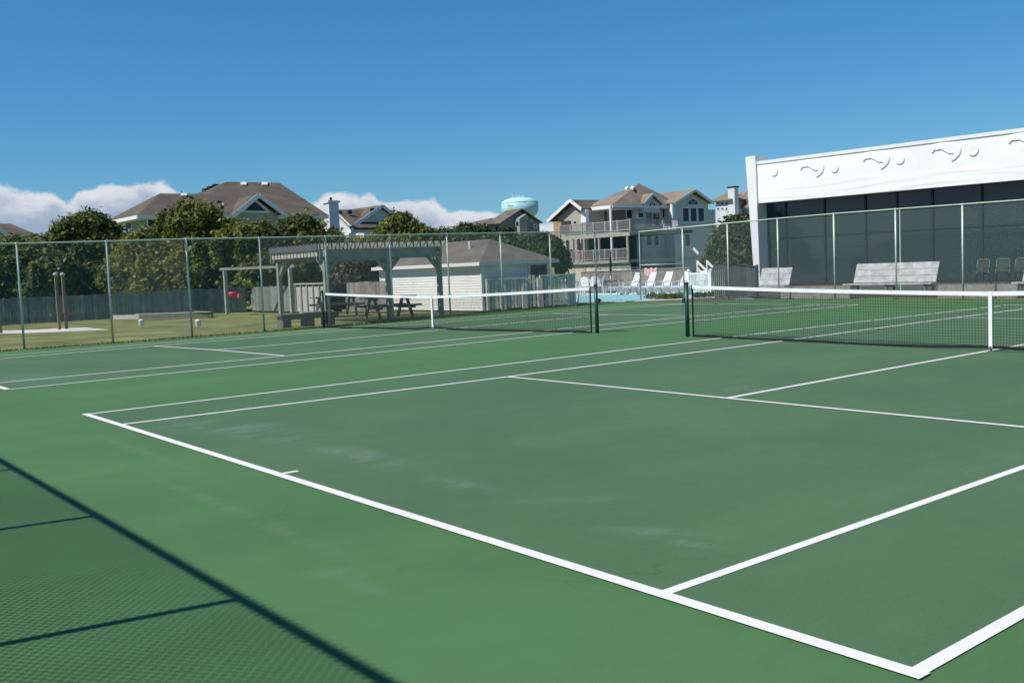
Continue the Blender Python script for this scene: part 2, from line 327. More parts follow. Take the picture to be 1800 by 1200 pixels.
# ------------------------------------------------------------------ tennis nets
def tennis_net(a, b, c, label, hpost=1.07, hmid=.915, lace_at_a=True):
    a = Vector(a); b = Vector(b); c = Vector(c)
    t = thing('tennis_net', label, 'tennis net', a, 'nets across the two tennis courts')
    for e, o in ((a, b), (b, a)):
        m = MB(); m.tube([e, e+Vector((0,0,hpost+.02))], .043, 16); m.lathe((e.x,e.y,hpost+.02), [(.05,0),(.05,.02),(.035,.045),(.0,.05)], 16)
        p = m.build('post', POSTG, t, True)
        d = (o-e).normalized()
        w = MB(); w.beam(e-d*.05+Vector((0,0,.75)), e-d*.11+Vector((0,0,.75)), .05, .09); w.tube([e-d*.11+Vector((0,0,.78)), e-d*.11+Vector((0,.09,.70))], .009, 6)
        w.build('winder', DKMET, p)
    dA = (c-a); dB = (b-c); sa = a+dA.normalized()*.17; sb = b-dB.normalized()*.17
    LA = (c-sa).length; LB = (sb-c).length
    N = int((LA+LB)/.05)
    def P(s, k):   # s along 0..1, k 0 bottom..1 top
        x = s*(LA+LB)
        if x < LA: q = x/LA; p = sa.lerp(c, q)
        else: q = 1-(x-LA)/LB; p = c.lerp(sb, (x-LA)/LB)
        top = hpost-.01+(hmid-hpost+.01)*q - .035*math.sin(q*math.pi)*.5
        bot = .012+.05*math.exp(-((1-q)*9)**2)+.006*math.sin(x*2.7)
        lean = .012*math.sin(x*1.9)*math.sin(k*math.pi)
        return Vector((p.x, p.y+lean, bot+(top-bot)*k))
    m = MB(); r = .0021
    def wire(p, q, r=r):
        d = (q-p).normalized(); u = d.cross(Vector((0,1,0))); u.normalize(); v = d.cross(u)
        o = len(m.v)
        for e in (p, q):
            for k in range(3):
                t = 2*math.pi*k/3; m.v.append(tuple(e+(u*math.cos(t)+v*math.sin(t))*r))
        for k in range(3): m.f.append((o+k, o+(k+1) % 3, o+3+(k+1) % 3, o+3+k))
    for i in range(N+1):
        s = i/N; wire(P(s,0), P(s,.5)); wire(P(s,.5), P(s,1))
    H = 20; seg = 40
    for j in range(1, H):
        for i in range(seg): wire(P(i/seg, j/H), P((i+1)/seg, j/H), r if j < H*.68 else r*1.5)
    m.build('net_mesh', NETM, t)
    cb = MB(); cb.tube([P(i/60, 0) for i in range(61)], .010, 6)
    for i in range(60):
        p, q = P(i/60, 0), P((i+1)/60, 0); z = Vector((0,0,.032)); y = Vector((0,.006,0))
        cb.add([p+y, q+y, q+z+y, p+z+y], [(0,1,2,3)])
    cb.build('bottom_band', NETM, t)
    tp = MB()
    for i in range(60):
        p, q = P(i/60, 1), P((i+1)/60, 1)
        for y0 in (-.011, .011):
            y = Vector((0,y0,0)); z = Vector((0,0,-.065)); tp.add([p+y, q+y, q+y+z, p+y+z], [(0,1,2,3)])
        tp.add([p+Vector((0,-.011,0)), q+Vector((0,-.011,0)), q+Vector((0,.011,0)), p+Vector((0,.011,0))], [(0,1,2,3)])
    tp.build('headband', TAPE, t)
    for e, se in ((a, sa), (b, sb)): MB().tube([e+Vector((0,0,hpost-.01)), se+Vector((0,0,hpost-.012))], .006, 6).build('cable', DKMET, t)
    for e in (sa, sb):
        rd = MB(); rd.tube([e+Vector((0,0,.02)), e+Vector((0,0,hpost-.02))], .018, 8); rd.build('lacing_rod', BLACK, t)
    st = MB(); k = LA/(LA+LB); top = P(k,1)+Vector((0,0,.004)); dd = (b-a).normalized()*.03
    for y0 in (-.018, .018):
        y = Vector((0,y0,0)); lo = Vector((top.x,top.y,.055)); st.add([top-dd+y, top+dd+y, lo+dd+y, lo-dd+y], [(0,1,2,3)])
    st.add([top-dd+Vector((0,-.018,0)), top+dd+Vector((0,-.018,0)), top+dd+Vector((0,.018,0)), top-dd+Vector((0,.018,0))], [(0,1,2,3)])
    st.build('centre_strap', TAPE, t)
    an = MB(); an.tube([(top.x,top.y,0),(top.x,top.y,.06)], .012, 8); an.tube([(top.x-.02,top.y-.022,.072),(top.x+.02,top.y-.022,.072)], .008, 6); an.build('anchor', DKMET, t)
    return t
pA = gnd(1209,591.5); pS = gnd(1742,617.5)
dirn = (pS-pA); dirn /= np.linalg.norm(dirn)
tennis_net(pA, pA+dirn*12.8, pS, 'tennis net of the nearer court with a thick white headband and strap')
tennis_net(gnd(1050,585.5), gnd(569.5,576.5), gnd(761.5,580), 'tennis net of the farther court in front of the pergola and shed')

# ------------------------------------------------------------------ chain link
def link_fence(tops, bases, label, teeth=.015, wr=.0017, pitch=.052, wm=None, extra=None, step=.0, pr_=.03, rr=.022, skip_first=False):
    wm = wm or WIREF
    t = thing('chain_link_fence', label, 'fence', bases[0], 'chain link fences round the courts')
    for i, (b, h) in enumerate(zip(bases, tops)):
        m = MB(); m.tube([b, (b[0], b[1], h)], pr_, 10); m.lathe((b[0], b[1], h), [(pr_+.008,-.03),(pr_+.008,0),(.012,.03)], 10)
        if not (skip_first and i == 0): m.build('fence_post', GALV, t, True)
    rl = MB(); rl.tube([(b[0], b[1], h) for b, h in zip(bases, tops)], rr, 10); rl.build('top_rail', GALV, t, True)
    m = MB()
    for (b0, h0), (b1, h1) in zip(zip(bases, tops), zip(bases[1:], tops[1:])):
        a = Vector((b0[0], b0[1], 0)); e = Vector((b1[0], b1[1], 0)); Lh = (e-a).length; d = (e-a)/Lh; nrm = Vector((-d.y, d.x, 0))
        zt = lambda s: h0+(h1-h0)*s/Lh+.015; z0 = .03
        Hm = max(h0, h1)
        k = -math.ceil(Hm/pitch)
        while k*pitch < Lh:
            for sg in (1, -1):
                # diagonal z = z0 + (s - s0)*sg
                s0 = k*pitch
                if sg == 1: p = (s0, z0); q = (s0+Hm, z0+Hm)
                else: p = (s0+Hm, z0); q = (s0, z0+Hm)
                # clip to 0..Lh and top
                (x0, y0), (x1, y1) = p, q
                T0, T1 = 0., 1.
                dx = x1-x0; dy = y1-y0
                for (pp, qq) in ((-dx, x0), (dx, Lh-x0)):
                    r = qq/pp
                    if pp < 0: T0 = max(T0, r)
                    else: T1 = min(T1, r)
                T1 = min(T1, (h0+(h1-h0)*.5-z0+teeth)/dy)
                if T1-T0 < .005: continue
                A = a+d*(x0+dx*T0)+Vector((0,0,y0+dy*T0)); B = a+d*(x0+dx*T1)+Vector((0,0,y0+dy*T1))
                off = nrm*(.0015*sg+.03); A += off; B += off
                dd = (B-A).normalized(); u = dd.cross(nrm).normalized(); o = len(m.v)
                for E in (A, B):
                    m.v += [tuple(E+u*wr), tuple(E-u*wr*.5+nrm*wr*.87), tuple(E-u*wr*.5-nrm*wr*.87)]
                for j in range(3): m.f.append((o+j, o+(j+1) % 3, o+3+(j+1) % 3, o+3+j))
            k += 1
    m.build('wire_mesh', wm, t)
    return t
def fence_from_pixels(L):
    bs = []; hs = []
    for (ub, vb), (ut, vt) in L:
        p = gnd(ub, vb); bs.append((p[0], p[1], 0.)); hs.append(float(onx(ut, vt, p[0])[2]))
    return bs, hs
lb, lh = fence_from_pixels([((43,613),(32,428)),((199,602),(187,424)),((338,591.5),(327,420)),((465,582.5),(455,418)),((580,573.5),(572,415.5)),((692,565),(684,413)),((792,556),(786,411)),((885,547.5),(879,409.5)),((971,540),(967,408)),((1050,534),(1047,407)),((1127,529),(1121,407.5))])
first = (2*lb[0][0]-lb[1][0], 2*lb[0][1]-lb[1][1], 0.)
lb = [(first[0]-.1, first[1]-2.4, 0), (first[0], first[1], 0)]+lb; lh = [lh[0], lh[0]]+lh
ft = link_fence(lh, lb, 'long chain link fence along the lawn and pergola side')
br = MB(); br.tube([onx(1050,472,lb[-2][0]), onx(1126,470,lb[-1][0])], .02, 8); br.build('brace_rail', GALV, ft, True)
eb, eh = fence_from_pixels([((1127,529),(1121,407.5)),((1203,526),(1198,400)),((1281.6,524.5),(1277,392.5)),((1369.5,524),(1366,384)),((1468,524.6),(1464,375.6)),((1576,525.6),(1574,367.5)),((1693,526),(1690,359)),((1822,527),(1820,349.5))])
eb.append((eb[-1][0]+2.4, eb[-1][1], 0)); eh.append(eh[-1]); eb.append((eb[-1][0]+2.4, eb[-1][1], 0)); eh.append(eh[-1])
fe = link_fence(eh, eb, 'chain link fence across the far end before pool and glass building', skip_first=True)
br = MB(); br.tube([(lb[-1][0],lb[-1][1],1.45), (eb[1][0],eb[1][1],1.43)], .02, 8); br.build('brace_rail', GALV, fe, True)
NY = -3.92; HN = 2.95
nb = [(2.79+2.475*k, NY, 0.) for k in range(-4, 6)]
link_fence([HN]*len(nb), nb, 'chain link fence behind the baseline whose shadow falls on the court', wr=.0036, pitch=.060, wm=WIRE, pr_=.031, rr=.026, teeth=.055)

# ------------------------------------------------------------------ board fences
def board_fence(p, q, h, label, bw=.14, m=WOODF, rails=True, gap=.008, front=1, posts=True, name='wooden_fence', top_cap=None, jit=.02, group='wooden board fences', cat='fence'):
    p = Vector((p[0],p[1],0)); q = Vector((q[0],q[1],0)); d = q-p; L = d.length; d /= L; n = Vector((d.y,-d.x,0))*front
    t = thing(name, label, cat, p, group); b = MB(); k = int(L/bw)
    for i in range(k):
        c = p+d*(bw*(i+.5)); z = h+random.uniform(-jit, jit)
        b.beam(c+Vector((0,0,.02)), c+Vector((0,0,z)), .018, bw-gap, up=d)
    b.build('boards', m, t)
    if rails:
        for z in (.25*h, .8*h):
            r = MB(); r.beam(p-n*.035+Vector((0,0,z)), q-n*.035+Vector((0,0,z)), .04, .08); r.build('rail', m, t)
    if posts:
        for i in range(int(L/2.4)+1):
            c = p+d*min(2.4*i, L)-n*.09; r = MB(); r.beam(c, c+Vector((0,0,h+.04)), .09, .09, up=d); r.build('post', m, t)
    if top_cap:
        r = MB(); r.beam(p+Vector((0,0,h+.02)), q+Vector((0,0,h+.02)), .12, .04); r.build('cap_rail', top_cap, t)
    return t
board_fence((-35.6,-1), (-33.2,16.6), 1.17, 'long dark wooden board fence below the thicket behind the lawn', .13)
board_fence((-33.15,16.75), (float(gnd(522,549)[0])-.1,float(gnd(522,549)[1])+.1), 1.17, 'dark wooden board fence running behind the swing frame to the pale panels', .13)
pf0, pf1 = gnd(522,549), gnd(606,548)
t = thing('wooden_fence', 'pale sunlit panel fence with framing behind the picnic tables', 'fence', pf0, 'wooden board fences')
Y0 = float(pf0[1]); X0 = float(pf0[0]); X1 = float(pf1[0]); hz = 1.22
b = MB()
for i in range(5):
    xa = X0+(X1-X0)*i/5; xb = X0+(X1-X0)*(i+1)/5; b.box(xa+.05, xb-.05, Y0, Y0+.03, .03, hz-.1)
b.build('panel', WOODL, t)
for i in range(6):
    xa = X0+(X1-X0)*i/5; b = MB(); b.box(xa-.05, xa+.05, Y0-.04, Y0+.06, 0, hz); b.build('post', WOODF, t)
b = MB(); b.box(X0-.06, X1+.06, Y0-.06, Y0+.08, hz+.002, hz+.06); b.build('cap_rail', WOODL, t)
b2 = gnd(612,548); b3 = gnd(676,548)
board_fence(b2, (b3[0]+.4,b3[1],0), 1.24, 'brown grey board fence between the dark bin and the white shed', .12, mat('brown grey boards', (.26,.235,.205), .9, .2, 4, island=.25), posts=False)

# gate fence right of shed, along Y
gf = [gnd(850,546), gnd(1012,537)]
xg = float(ony(848,520,19.05)[0])+.16
gA = np.array([xg, 19.07, 0.]); gB = np.array(gnd(1012,537)); gd = (gB-gA); gd[2] = 0; gd /= np.linalg.norm(gd); gth = math.atan2(gd[0], gd[1])
def yat(u, v=540): return float(np.dot(onplane(u, v, gA, (gd[1], -gd[0], 0.))-gA, gd))
ys = [0.0, yat(884), yat(922), yat(951), yat(1002), yat(1012)]
WG = mat('silver grey pickets', (.66,.64,.56), .85, .15, 4, island=.2)
def gate_panel(y0, y1, h, name, label, cat, arch=0):
    t = thing(name, label, cat, (xg, y0, 0), 'picket panels beside the shed'); pos_ = gA+gd*y0; t.location = tuple(pos_); t.rotation_euler = (0, 0, -gth)
    b = MB(); k = max(3, int((y1-y0)/.135)); w = (y1-y0)/k
    for i in range(k):
        yc = y0+w*(i+.5); s = (yc-y0)/(y1-y0)*2-1; z = h-.06+arch*max(0, 1-s*s)
        b.box(xg, xg+.02, yc-w*.36, yc+w*.36, .06, z)
    b.build('pickets', WG, t)
    for z in (.22, h-.12): r = MB(); r.box(xg-.04, xg-.005, y0, y1, z-.04, z+.04); r.build('rail', WG, t)
    if not arch: r = MB(); r.box(xg-.05, xg+.07, y0-.02, y1+.02, h-.03, h+.02); r.build('cap_rail', WG, t)
    for yy in (y0+.04, y1-.04): r = MB(); r.box(xg-.06, xg+.05, yy-.045, yy+.045, 0, h-.035); r.build('post', WG, t)
    return t
gate_panel(ys[0]+.05, ys[1], 1.17, 'picket_fence', 'grey picket panel touching the white shed corner', 'fence')
gate_panel(ys[1]+.05, ys[2], 1.17, 'picket_fence', 'grey picket panel left of the arched gate', 'fence')
gt = gate_panel(ys[2]+.03, ys[3]-.03, 1.15, 'garden_gate', 'arched top grey picket gate between the two fence panels', 'gate', arch=.18)
MB().tube([(xg+.03, ys[3]-.15, .8),(xg+.06, ys[3]-.15, .8),(xg+.06, ys[3]-.15, .68),(xg+.03, ys[3]-.15, .68)], .008, 6).build('latch', DKMET, gt)
gate_panel(ys[3], ys[4], 1.22, 'picket_fence', 'long grey picket panel right of the arched gate', 'fence')
gate_panel(ys[4]+.03, ys[5], 1.22, 'picket_fence', 'narrow end picket panel beside the pool', 'fence')

# ------------------------------------------------------------------ pergola
PX1 = -16.8; PY0, PY1 = 12.25, 16.75; PH = 2.45; PX0 = float(ony(492, 500, PY0)[0])
t = thing('pergola', 'weathered timber pergola over the picnic tables', 'pergola', (PX1, PY0, 0))
for (x, y) in ((PX1,PY0),(PX1,14.62),(PX1,PY1),(PX0,PY0),(PX0,PY1)):
    m = MB(); m.box(x-.075, x+.075, y-.075, y+.075, 0, PH-.13)
    p = m.build('post', WOODP, t)
    for dx, dy in ((1,0),(-1,0),(0,1),(0,-1)):
        if (x+dx*.5 > PX1+.1) or (x+dx*.5 < PX0-.1) or (y+dy*.5 > PY1+.1) or (y+dy*.5 < PY0-.1): continue
        kb = MB(); kb.beam((x+dx*.05,y+dy*.05,PH-.80), (x+dx*.62,y+dy*.62,PH-.17), .06, .12, up=(dy,dx,0) if False else (0,0,1)); kb.build('knee_brace', WOODP, p)
for x in (PX1, PX0):
    for s in (-.115, .115):
        m = MB(); m.box(x+s-.02, x+s+.02, PY0-.25, PY1+.06, PH-.38, PH-.02); m.build('beam', WOODP, t)
for y in (PY0, PY1):
    m = MB(); m.box(PX0-.12, PX1+.3, y-.135, y-.095, PH-.255, PH-.05); m.build('cross_beam', WOODP, t)
n = 17
for i in range(n):
    y = PY0-.1+(PY1-PY0+.1)*i/(n-1)
    m = MB(); zb, zt_ = PH, PH+.17
    m.prism([(PX0-.12,y-.022,zt_),(PX0-.08,y-.022,zb),(PX1+.35,y-.022,zb),(PX1+.5,y-.022,zt_-.05),(PX1+.5,y-.022,zt_)], (0,.044,0)); m.build('rafter', WOODP, t)
n = 14
for i in range(n):
    x = PX0+(PX1-PX0+.2)*i/(n-1)
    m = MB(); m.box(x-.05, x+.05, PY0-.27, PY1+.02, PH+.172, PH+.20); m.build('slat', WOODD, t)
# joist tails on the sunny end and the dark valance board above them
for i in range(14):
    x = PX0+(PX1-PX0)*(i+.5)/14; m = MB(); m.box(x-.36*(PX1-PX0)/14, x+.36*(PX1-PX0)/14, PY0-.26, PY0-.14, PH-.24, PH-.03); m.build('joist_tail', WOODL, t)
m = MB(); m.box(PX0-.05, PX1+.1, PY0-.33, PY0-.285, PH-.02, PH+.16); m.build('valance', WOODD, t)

# ------------------------------------------------------------------ picnic tables & low bench
def picnic(loc, rz, label, Lt=1.85):
    t = thing('picnic_table', label, 'picnic table', (0,0,0), 'picnic tables under the pergola')
    m = MB()
    for i in range(5): m.box(-Lt/2, Lt/2, -.37+i*.15, -.235+i*.15, .70, .755)
    m.build('tabletop', WOODT, t)
    for s in (-1, 1):
        m = MB()
        for i in range(2): m.box(-Lt/2, Lt/2, s*.62+i*.14-.14, s*.62+i*.14-.01, .40, .465)
        m.build('seat', WOODT, t)
    for x in (-Lt/2+.3, Lt/2-.3):
        for s in (-1, 1):
            m = MB(); m.beam((x, s*.18, .69), (x, s*.60, .02), .06, .13, up=(0,0,1)); m.build('leg', WOODT, t)
        m = MB(); m.box(x+.025, x+.065, -.74, .74, .325, .415); m.box(x+.025, x+.065, -.35, .35, .63, .705); m.build('crossbar', WOODT, t)
    t.location = loc; t.rotation_euler = (0,0,rz); return t
pc = picnic((float(gnd(688,559)[0])-.3,float(gnd(688,559)[1])+.1,0), math.radians(84), 'picnic table near the middle pergola post, in front of the shed')
copy_tree(pc, (float(gnd(592,554)[0]),float(gnd(592,554)[1]),0), math.radians(80), 'picnic table standing farther back beside the pale panel fence')
bl = thing('low_bench', 'long low timber bench with block legs behind the net post', 'bench', (-16.1,11.2,0))
xA, xB = -16.35, -15.85; yA = float(onx(497,570,-15.95)[1]); yB = float(onx(590,565,-15.95)[1])
for i in range(3): MB().box(xA+i*.175, xA+i*.175+.16, yA-.1, yB+.05, .36, .42).build('seat_board', WOODT, bl)
MB().box(xB-.01, xB+.03, yA-.1, yB+.05, .25, .355).build('apron', WOODT, bl)
for y in (yA+.12, (yA+yB)/2, yB-.2): MB().box(xA+.05, xB-.03, y-.14, y+.14, 0, .355).build('leg', WOODT, bl)
tb = MB(); tb.box(-16.25,-16.0,(yA+yB)/2-.2,yB-.1,.422,.45); tb.build('loose_plank', WOODL, label='pale loose plank lying on the low timber bench', category='plank')

# ------------------------------------------------------------------ lawn things
s0, s1 = gnd(400,552), gnd(514,549)
t = thing('swing_frame', 'pale two post timber swing frame on the lawn', 'swing set', s0)
H = 1.98
for s in (s0, s1): MB().box(s[0]-.075, s[0]+.075, s[1]-.075, s[1]+.075, 0, H).build('post', WOODS, t)
MB().beam((s0[0]-.25,s0[1]-.12,H+.08),(s1[0]+.25,s1[1]+.12,H+.06),.10,.118).build('beam', WOODP, t)
sw = .25; c = s0+(s1-s0)*.11; c[2] = 0
t = thing('baby_swing', 'red plastic bucket swing hanging from the timber frame', 'swing', (c[0],c[1],.8), None)
d = (s1-s0)/np.linalg.norm(s1-s0)
m = MB(); m.lathe((c[0],c[1],.76), [(.10,0),(.17,.05),(.2,.17),(.21,.24),(.16,.24),(.13,.1),(.02,.06)], 14); m.build('bucket', REDP, t, True)
m = MB(); m.box(c[0]+.08,c[0]+.34,c[1]+.1,c[1]+.26,.72,.92); m.build('tray', mat('pale red plastic',(.75,.2,.2),.4,.05), t)
for k in (-.2, .2):
    MB().tube([(c[0]+d[0]*k,c[1]+d[1]*k,1.02),(c[0]+d[0]*k*.8,c[1]+d[1]*k*.8,H)], .010, 5).build('rope', DKMET, t)
q0, q1 = gnd(105,579), gnd(117,578)
t = thing('post_pair', 'pair of tall brown posts joined by a low bar on the lawn', 'posts', q0)
for q, u in ((q0, 97), (q1, 111)):
    h = float(onx(u, 482, q[0])[2])
    m = MB(); m.box(q[0]-.048, q[0]+.048, q[1]-.048, q[1]+.048, 0, h-.06); p = m.build('post', POSTB, t)
    MB().lathe((q[0],q[1],h-.06), [(.07,0),(.09,.04),(.08,.10),(.03,.13)], 10).build('cap', WOODL, p, True)
MB().box(q0[0]-.16,q0[0]-.1,q0[1]-.25,q1[1]+.35,.52,.60).build('bar', POSTB, t)
pl = gnd(-1,583)
MB().box(pl[0]-.09,pl[0]+.09,pl[1]-.09,pl[1]+.09,-.05,.62).build('timber_stub', POSTB, label='short reddish timber post at the edge of the white sand', category='post', origin=(pl[0],pl[1],0))
ps = [gnd(-60,586), gnd(40,583), gnd(110,580.5), gnd(192,577), gnd(150,573), gnd(60,577), gnd(-60,581)]
structure(polysheet([(p[0],p[1]) for p in ps], -.05), 'sand_patch', SAND, 'strip of bright white sand across the lawn')
t = thing('sandbox', 'low timber edged play box in front of the dark fence', 'sandbox', gnd(200,562))
a, b_, c_, d_ = gnd(200,561), gnd(246,560.5), gnd(373,556), gnd(330,551)
for i, (p, q) in enumerate(((a,b_),(b_,c_),(c_,d_))):
    MB().beam((p[0],p[1],.09),(q[0],q[1],.09),.10,.20).build('edge_board', WOODL if i == 0 else WOODT, t)
MB().beam((b_[0]-.4,b_[1],.207),(c_[0],c_[1],.207),.25,.03).build('cap_board', WOODL, t)
for (u, v), lb_ in (((249,575), 'small white garden light on the lawn nearer the sandbox edge'), ((349,576.5), 'small white garden light on the lawn below the swing frame')):
    p = gnd(u, v); t = thing('garden_light', lb_, 'garden light', p, 'small white garden lights')
    MB().box(p[0]-.03,p[0]+.03,p[1]-.03,p[1]+.03,0,.06).build('stem', WHITE, t)
    MB().lathe((p[0],p[1],.06), [(.09,0),(.1,.02),(.09,.16),(.11,.18),(.05,.23)], 10).build('lantern', WHITE, t, True)
p = gnd(612,547); t = thing('bin_cabinet', 'black box bin standing against the board fence', 'bin', p)
MB().box(p[0]-.28,p[0]+.28,p[1]-.75,p[1]-.25,0.1,1.12).build('body', BLACK, t)
MB().box(p[0]-.31,p[0]+.31,p[1]-.78,p[1]-.22,1.122,1.17).build('lid', BLACK, t)
MB().tube([(p[0]-.12,p[1]-.775,.95),(p[0]-.12,p[1]-.82,.95),(p[0]+.12,p[1]-.82,.95),(p[0]+.12,p[1]-.775,.95)],.012,6).build('handle', DKMET, t)
MB().tube([(p[0]-.3,p[1]-.5,.05),(p[0]+.3,p[1]-.5,.05)],.05,10).build('axle_wheels', BLACK, t)

# ------------------------------------------------------------------ shed
sc_ = gnd(848,546); SY0 = 19.05; SX1 = float(ony(848,520,SY0)[0])
SX0 = float(ony(672,540,SY0)[0]); SY1 = float(onx(968,500,SX1)[1]); SH = float(onx(848,463,SX1)[2])
t = thing('shed', 'white lap sided pool shed with brown hip roof', 'shed', (SX1,SY0,0))
m = MB(); k = 17; dz = (SH)/k
m.box(SX0+.02, SX1-.02, SY0+.02, SY1-.02, 0, SH-.01)
for i in range(k):
    z0 = i*dz; z1 = z0+dz
    m.prism([(SX0,SY0+.02,z0),(SX0,SY0-.008,z0),(SX0,SY0+.006,z1),(SX0,SY0+.02,z1)], (SX1-SX0,0,0))
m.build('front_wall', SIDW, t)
m = MB()
for i in range(k):
    z0 = i*dz; z1 = z0+dz
    m.prism([(SX1-.018,SY0,z0),(SX1+.016,SY0,z0),(SX1-.004,SY0,z1),(SX1-.018,SY0,z1)], (0,SY1-SY0,0))
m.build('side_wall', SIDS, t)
for x, y in ((SX1,SY0),(SX0,SY0),(SX1,SY1)): MB().box(x-.05,x+.03,y-.035,y+.05,0,SH-.02).build('corner_board', WHITE, t)
o = .26; ez = SH+.02; rx = .5*(SX0+SX1)
r1 = far(855,419,1); 
half = (SX1-SX0)/2+o; ridge_y0 = SY0-o+half; ridge_y1 = SY1+o-half
if ridge_y1 < ridge_y0+.2: ridge_y0 = ridge_y1 = .5*(SY0+SY1)
rz_ = 3.25
# ridge runs along X here (wide shed), apex seen at u=855
aY = .5*(SY0+SY1); ra = ony(862,420,aY); rz_ = float(ra[2]); rxa = float(ra[0]); rxb = SX0-o+(SX1+o-rxa)
E_ = [(SX0-o,SY0-o,ez),(SX1+o,SY0-o,ez),(SX1+o,SY1+o,ez),(SX0-o,SY1+o,ez)]
m = MB(); m.add(E_+[(rxb,aY,rz_),(rxa,aY,rz_)], [(0,1,5,4),(1,2,5),(2,3,4,5),(3,0,4),(3,2,1,0)])
rf = m.build('roof', ROOFG, t)
MB().box(SX0-o-.02,SX1+o+.02,SY0-o-.03,SY0-o-.004,ez-.10,ez+.03).build('fascia', WHITE, t)
MB().box(SX1+o+.004,SX1+o+.03,SY0-o,SY1+o,ez-.10,ez+.03).build('fascia', SIDS, t)
MB().box(SX0-o,SX1+o,SY0-o,SY1+o,ez-.05,ez-.006).build('soffit', SIDS, t)
v0 = ony(826,441,SY0+1.0); MB().tube([(v0[0],v0[1],v0[2]-.35),(v0[0],v0[1],float(ony(826,424,SY0+1.0)[2])+.0)], .05, 10).build('vent_pipe', WHITE, t)
dr = MB(); y0 = float(onx(905+46,500,SX1)[1]) if False else SY1-1.05; dr.box(SX1+.018,SX1+.03,y0,y0+.85,0.02,2.0-.0 if SH>2.1 else SH-.15); dd_ = dr.build('door', GLASSD, t)
MB().box(SX1+.02,SX1+.045,y0-.07,y0-.002,0,SH-.1).build('door_frame', WHITE, dd_)
MB().box(SX1+.02,SX1+.045,y0+.852,y0+.92,0,SH-.1).build('door_frame', WHITE, dd_)

# ------------------------------------------------------------------ pool
pn = [gnd(1008,534.5), gnd(1060,532), gnd(1135,529), gnd(1200,526.5), gnd(1250,524), gnd(1252,517), gnd(1200,516), gnd(1012,517)]
deck = [gnd(1000,536), gnd(1075,532.5), gnd(1130,530.5), gnd(1205,528), gnd(1330,525), gnd(1330,500), gnd(1180,494), gnd(985,497)]
structure(polysheet([(p[0],p[1]) for p in deck], -.045), 'pool_deck', CONC, 'grey concrete deck round the swimming pool')
pw = bpy.data.materials.new('pool water'); pw.use_nodes = True; N = pw.node_tree.nodes; b = N['Principled BSDF']
b.inputs['Base Color'].default_value = (.36,.68,.70,1); b.inputs['Roughness'].default_value = .45; b.inputs['Specular IOR Level'].default_value = .25
nz = N.new('ShaderNodeTexNoise'); nz.inputs['Scale'].default_value = 3; bpn = N.new('ShaderNodeBump'); bpn.inputs['Strength'].default_value = .25
pw.node_tree.links.new(nz.outputs['Fac'], bpn.inputs['Height']); pw.node_tree.links.new(bpn.outputs['Normal'], b.inputs['Normal'])
structure(polysheet([(p[0],p[1]) for p in pn], -.02), 'pool_water', pw, 'pale aqua swimming pool water beyond the fence corner')
cp = MB()
for a, b_ in zip(pn, pn[1:]+pn[:1]): cp.beam((a[0],a[1],0.0),(b_[0],b_[1],0.0),.30,.09)
structure(cp, 'pool_coping', mat('white coping',(.68,.69,.66),.8,.06,2), 'white coping round the pool edge')
# mulch bed + shrubs along end fence
mb_ = [gnd(1120,531), gnd(1180,530), gnd(1290,527.5), gnd(1290,523), gnd(1180,525), gnd(1128,527.5)]
structure(polysheet([(p[0],p[1]) for p in mb_], .004), 'mulch_bed', MULCH, 'brown mulch strip at the foot of the end fence')

# ------------------------------------------------------------------ foliage engine
LEAF_N = 2.5; LEAF_S = .60
def leaves(lobes, n, size, seed=0, up=.35, elong=1.7, rough=.22, drop=.0):
    r = np.random.default_rng(seed+11)
    if n > 3000: n = int(n*LEAF_N); size = size*LEAF_S
    if n > 3000:
        sub = []
        for (c_, a_, b_, h_) in lobes:
            sub.append((c_, a_*.80, b_*.80, h_*.80))
            for _ in range(9):
                d_ = r.normal(size=3); d_ /= np.linalg.norm(d_); d_[2] = abs(d_[2])*.9-.15; f_ = r.uniform(.20, .55)
                sub.append((tuple(np.array(c_)+d_*np.array([a_, b_, h_])*r.uniform(.62, .98)), a_*f_, b_*f_, h_*f_*1.1))
        lobes = sub
    w = np.array([l[1]*l[3]+l[1]*l[2] for l in lobes]); w = w/w.sum()
    idx = r.choice(len(lobes), n, p=w)
    C = np.array([l[0] for l in lobes], float)[idx]; R = np.array([l[1:4] for l in lobes], float)[idx]
    d = r.normal(size=(n,3)); d /= np.linalg.norm(d, axis=1)[:,None]
    ph = r.uniform(0, 6.28, (len(lobes), 6))[idx]
    bump = 1+rough*(np.sin(d[:,0]*5+ph[:,0])*np.sin(d[:,1]*5+ph[:,1])+.7*np.sin(d[:,2]*7+ph[:,2])*np.sin(d[:,0]*8+ph[:,3])+.5*np.sin(d[:,1]*13+ph[:,4])*np.sin(d[:,2]*12+ph[:,5]))
    rad = np.where(r.random(n) < .72, r.uniform(.84, 1.04, n), r.uniform(.35, .9, n))*bump
    # clumps: pull leaves toward clump centres
    P = C+d*R*rad[:,None]
    P += r.normal(size=(n,3))*size*.6
    if n > 3000:
        k_ = r.random(n) < .06; P[k_] += d[k_]*r.uniform(.1, .5, (k_.sum(),1)); 
    nrm = d*.7+r.normal(size=(n,3))*.55+np.array([0,0,up]); nrm /= np.linalg.norm(nrm,axis=1)[:,None]
    t1 = np.cross(nrm, r.normal(size=(n,3))); t1 /= np.linalg.norm(t1,axis=1)[:,None]; t2 = np.cross(nrm, t1)
    s = size*r.uniform(.5, 1.35, n)[:,None]
    a = t1*s*.5*elong; b = t2*s*.5
    curl = nrm*s*.12
    V = np.stack([P-a, P-b+curl, P+a, P+b+curl], 1)
    V = V.reshape(-1,3); V[:,2] = np.maximum(V[:,2], .02)
    return V
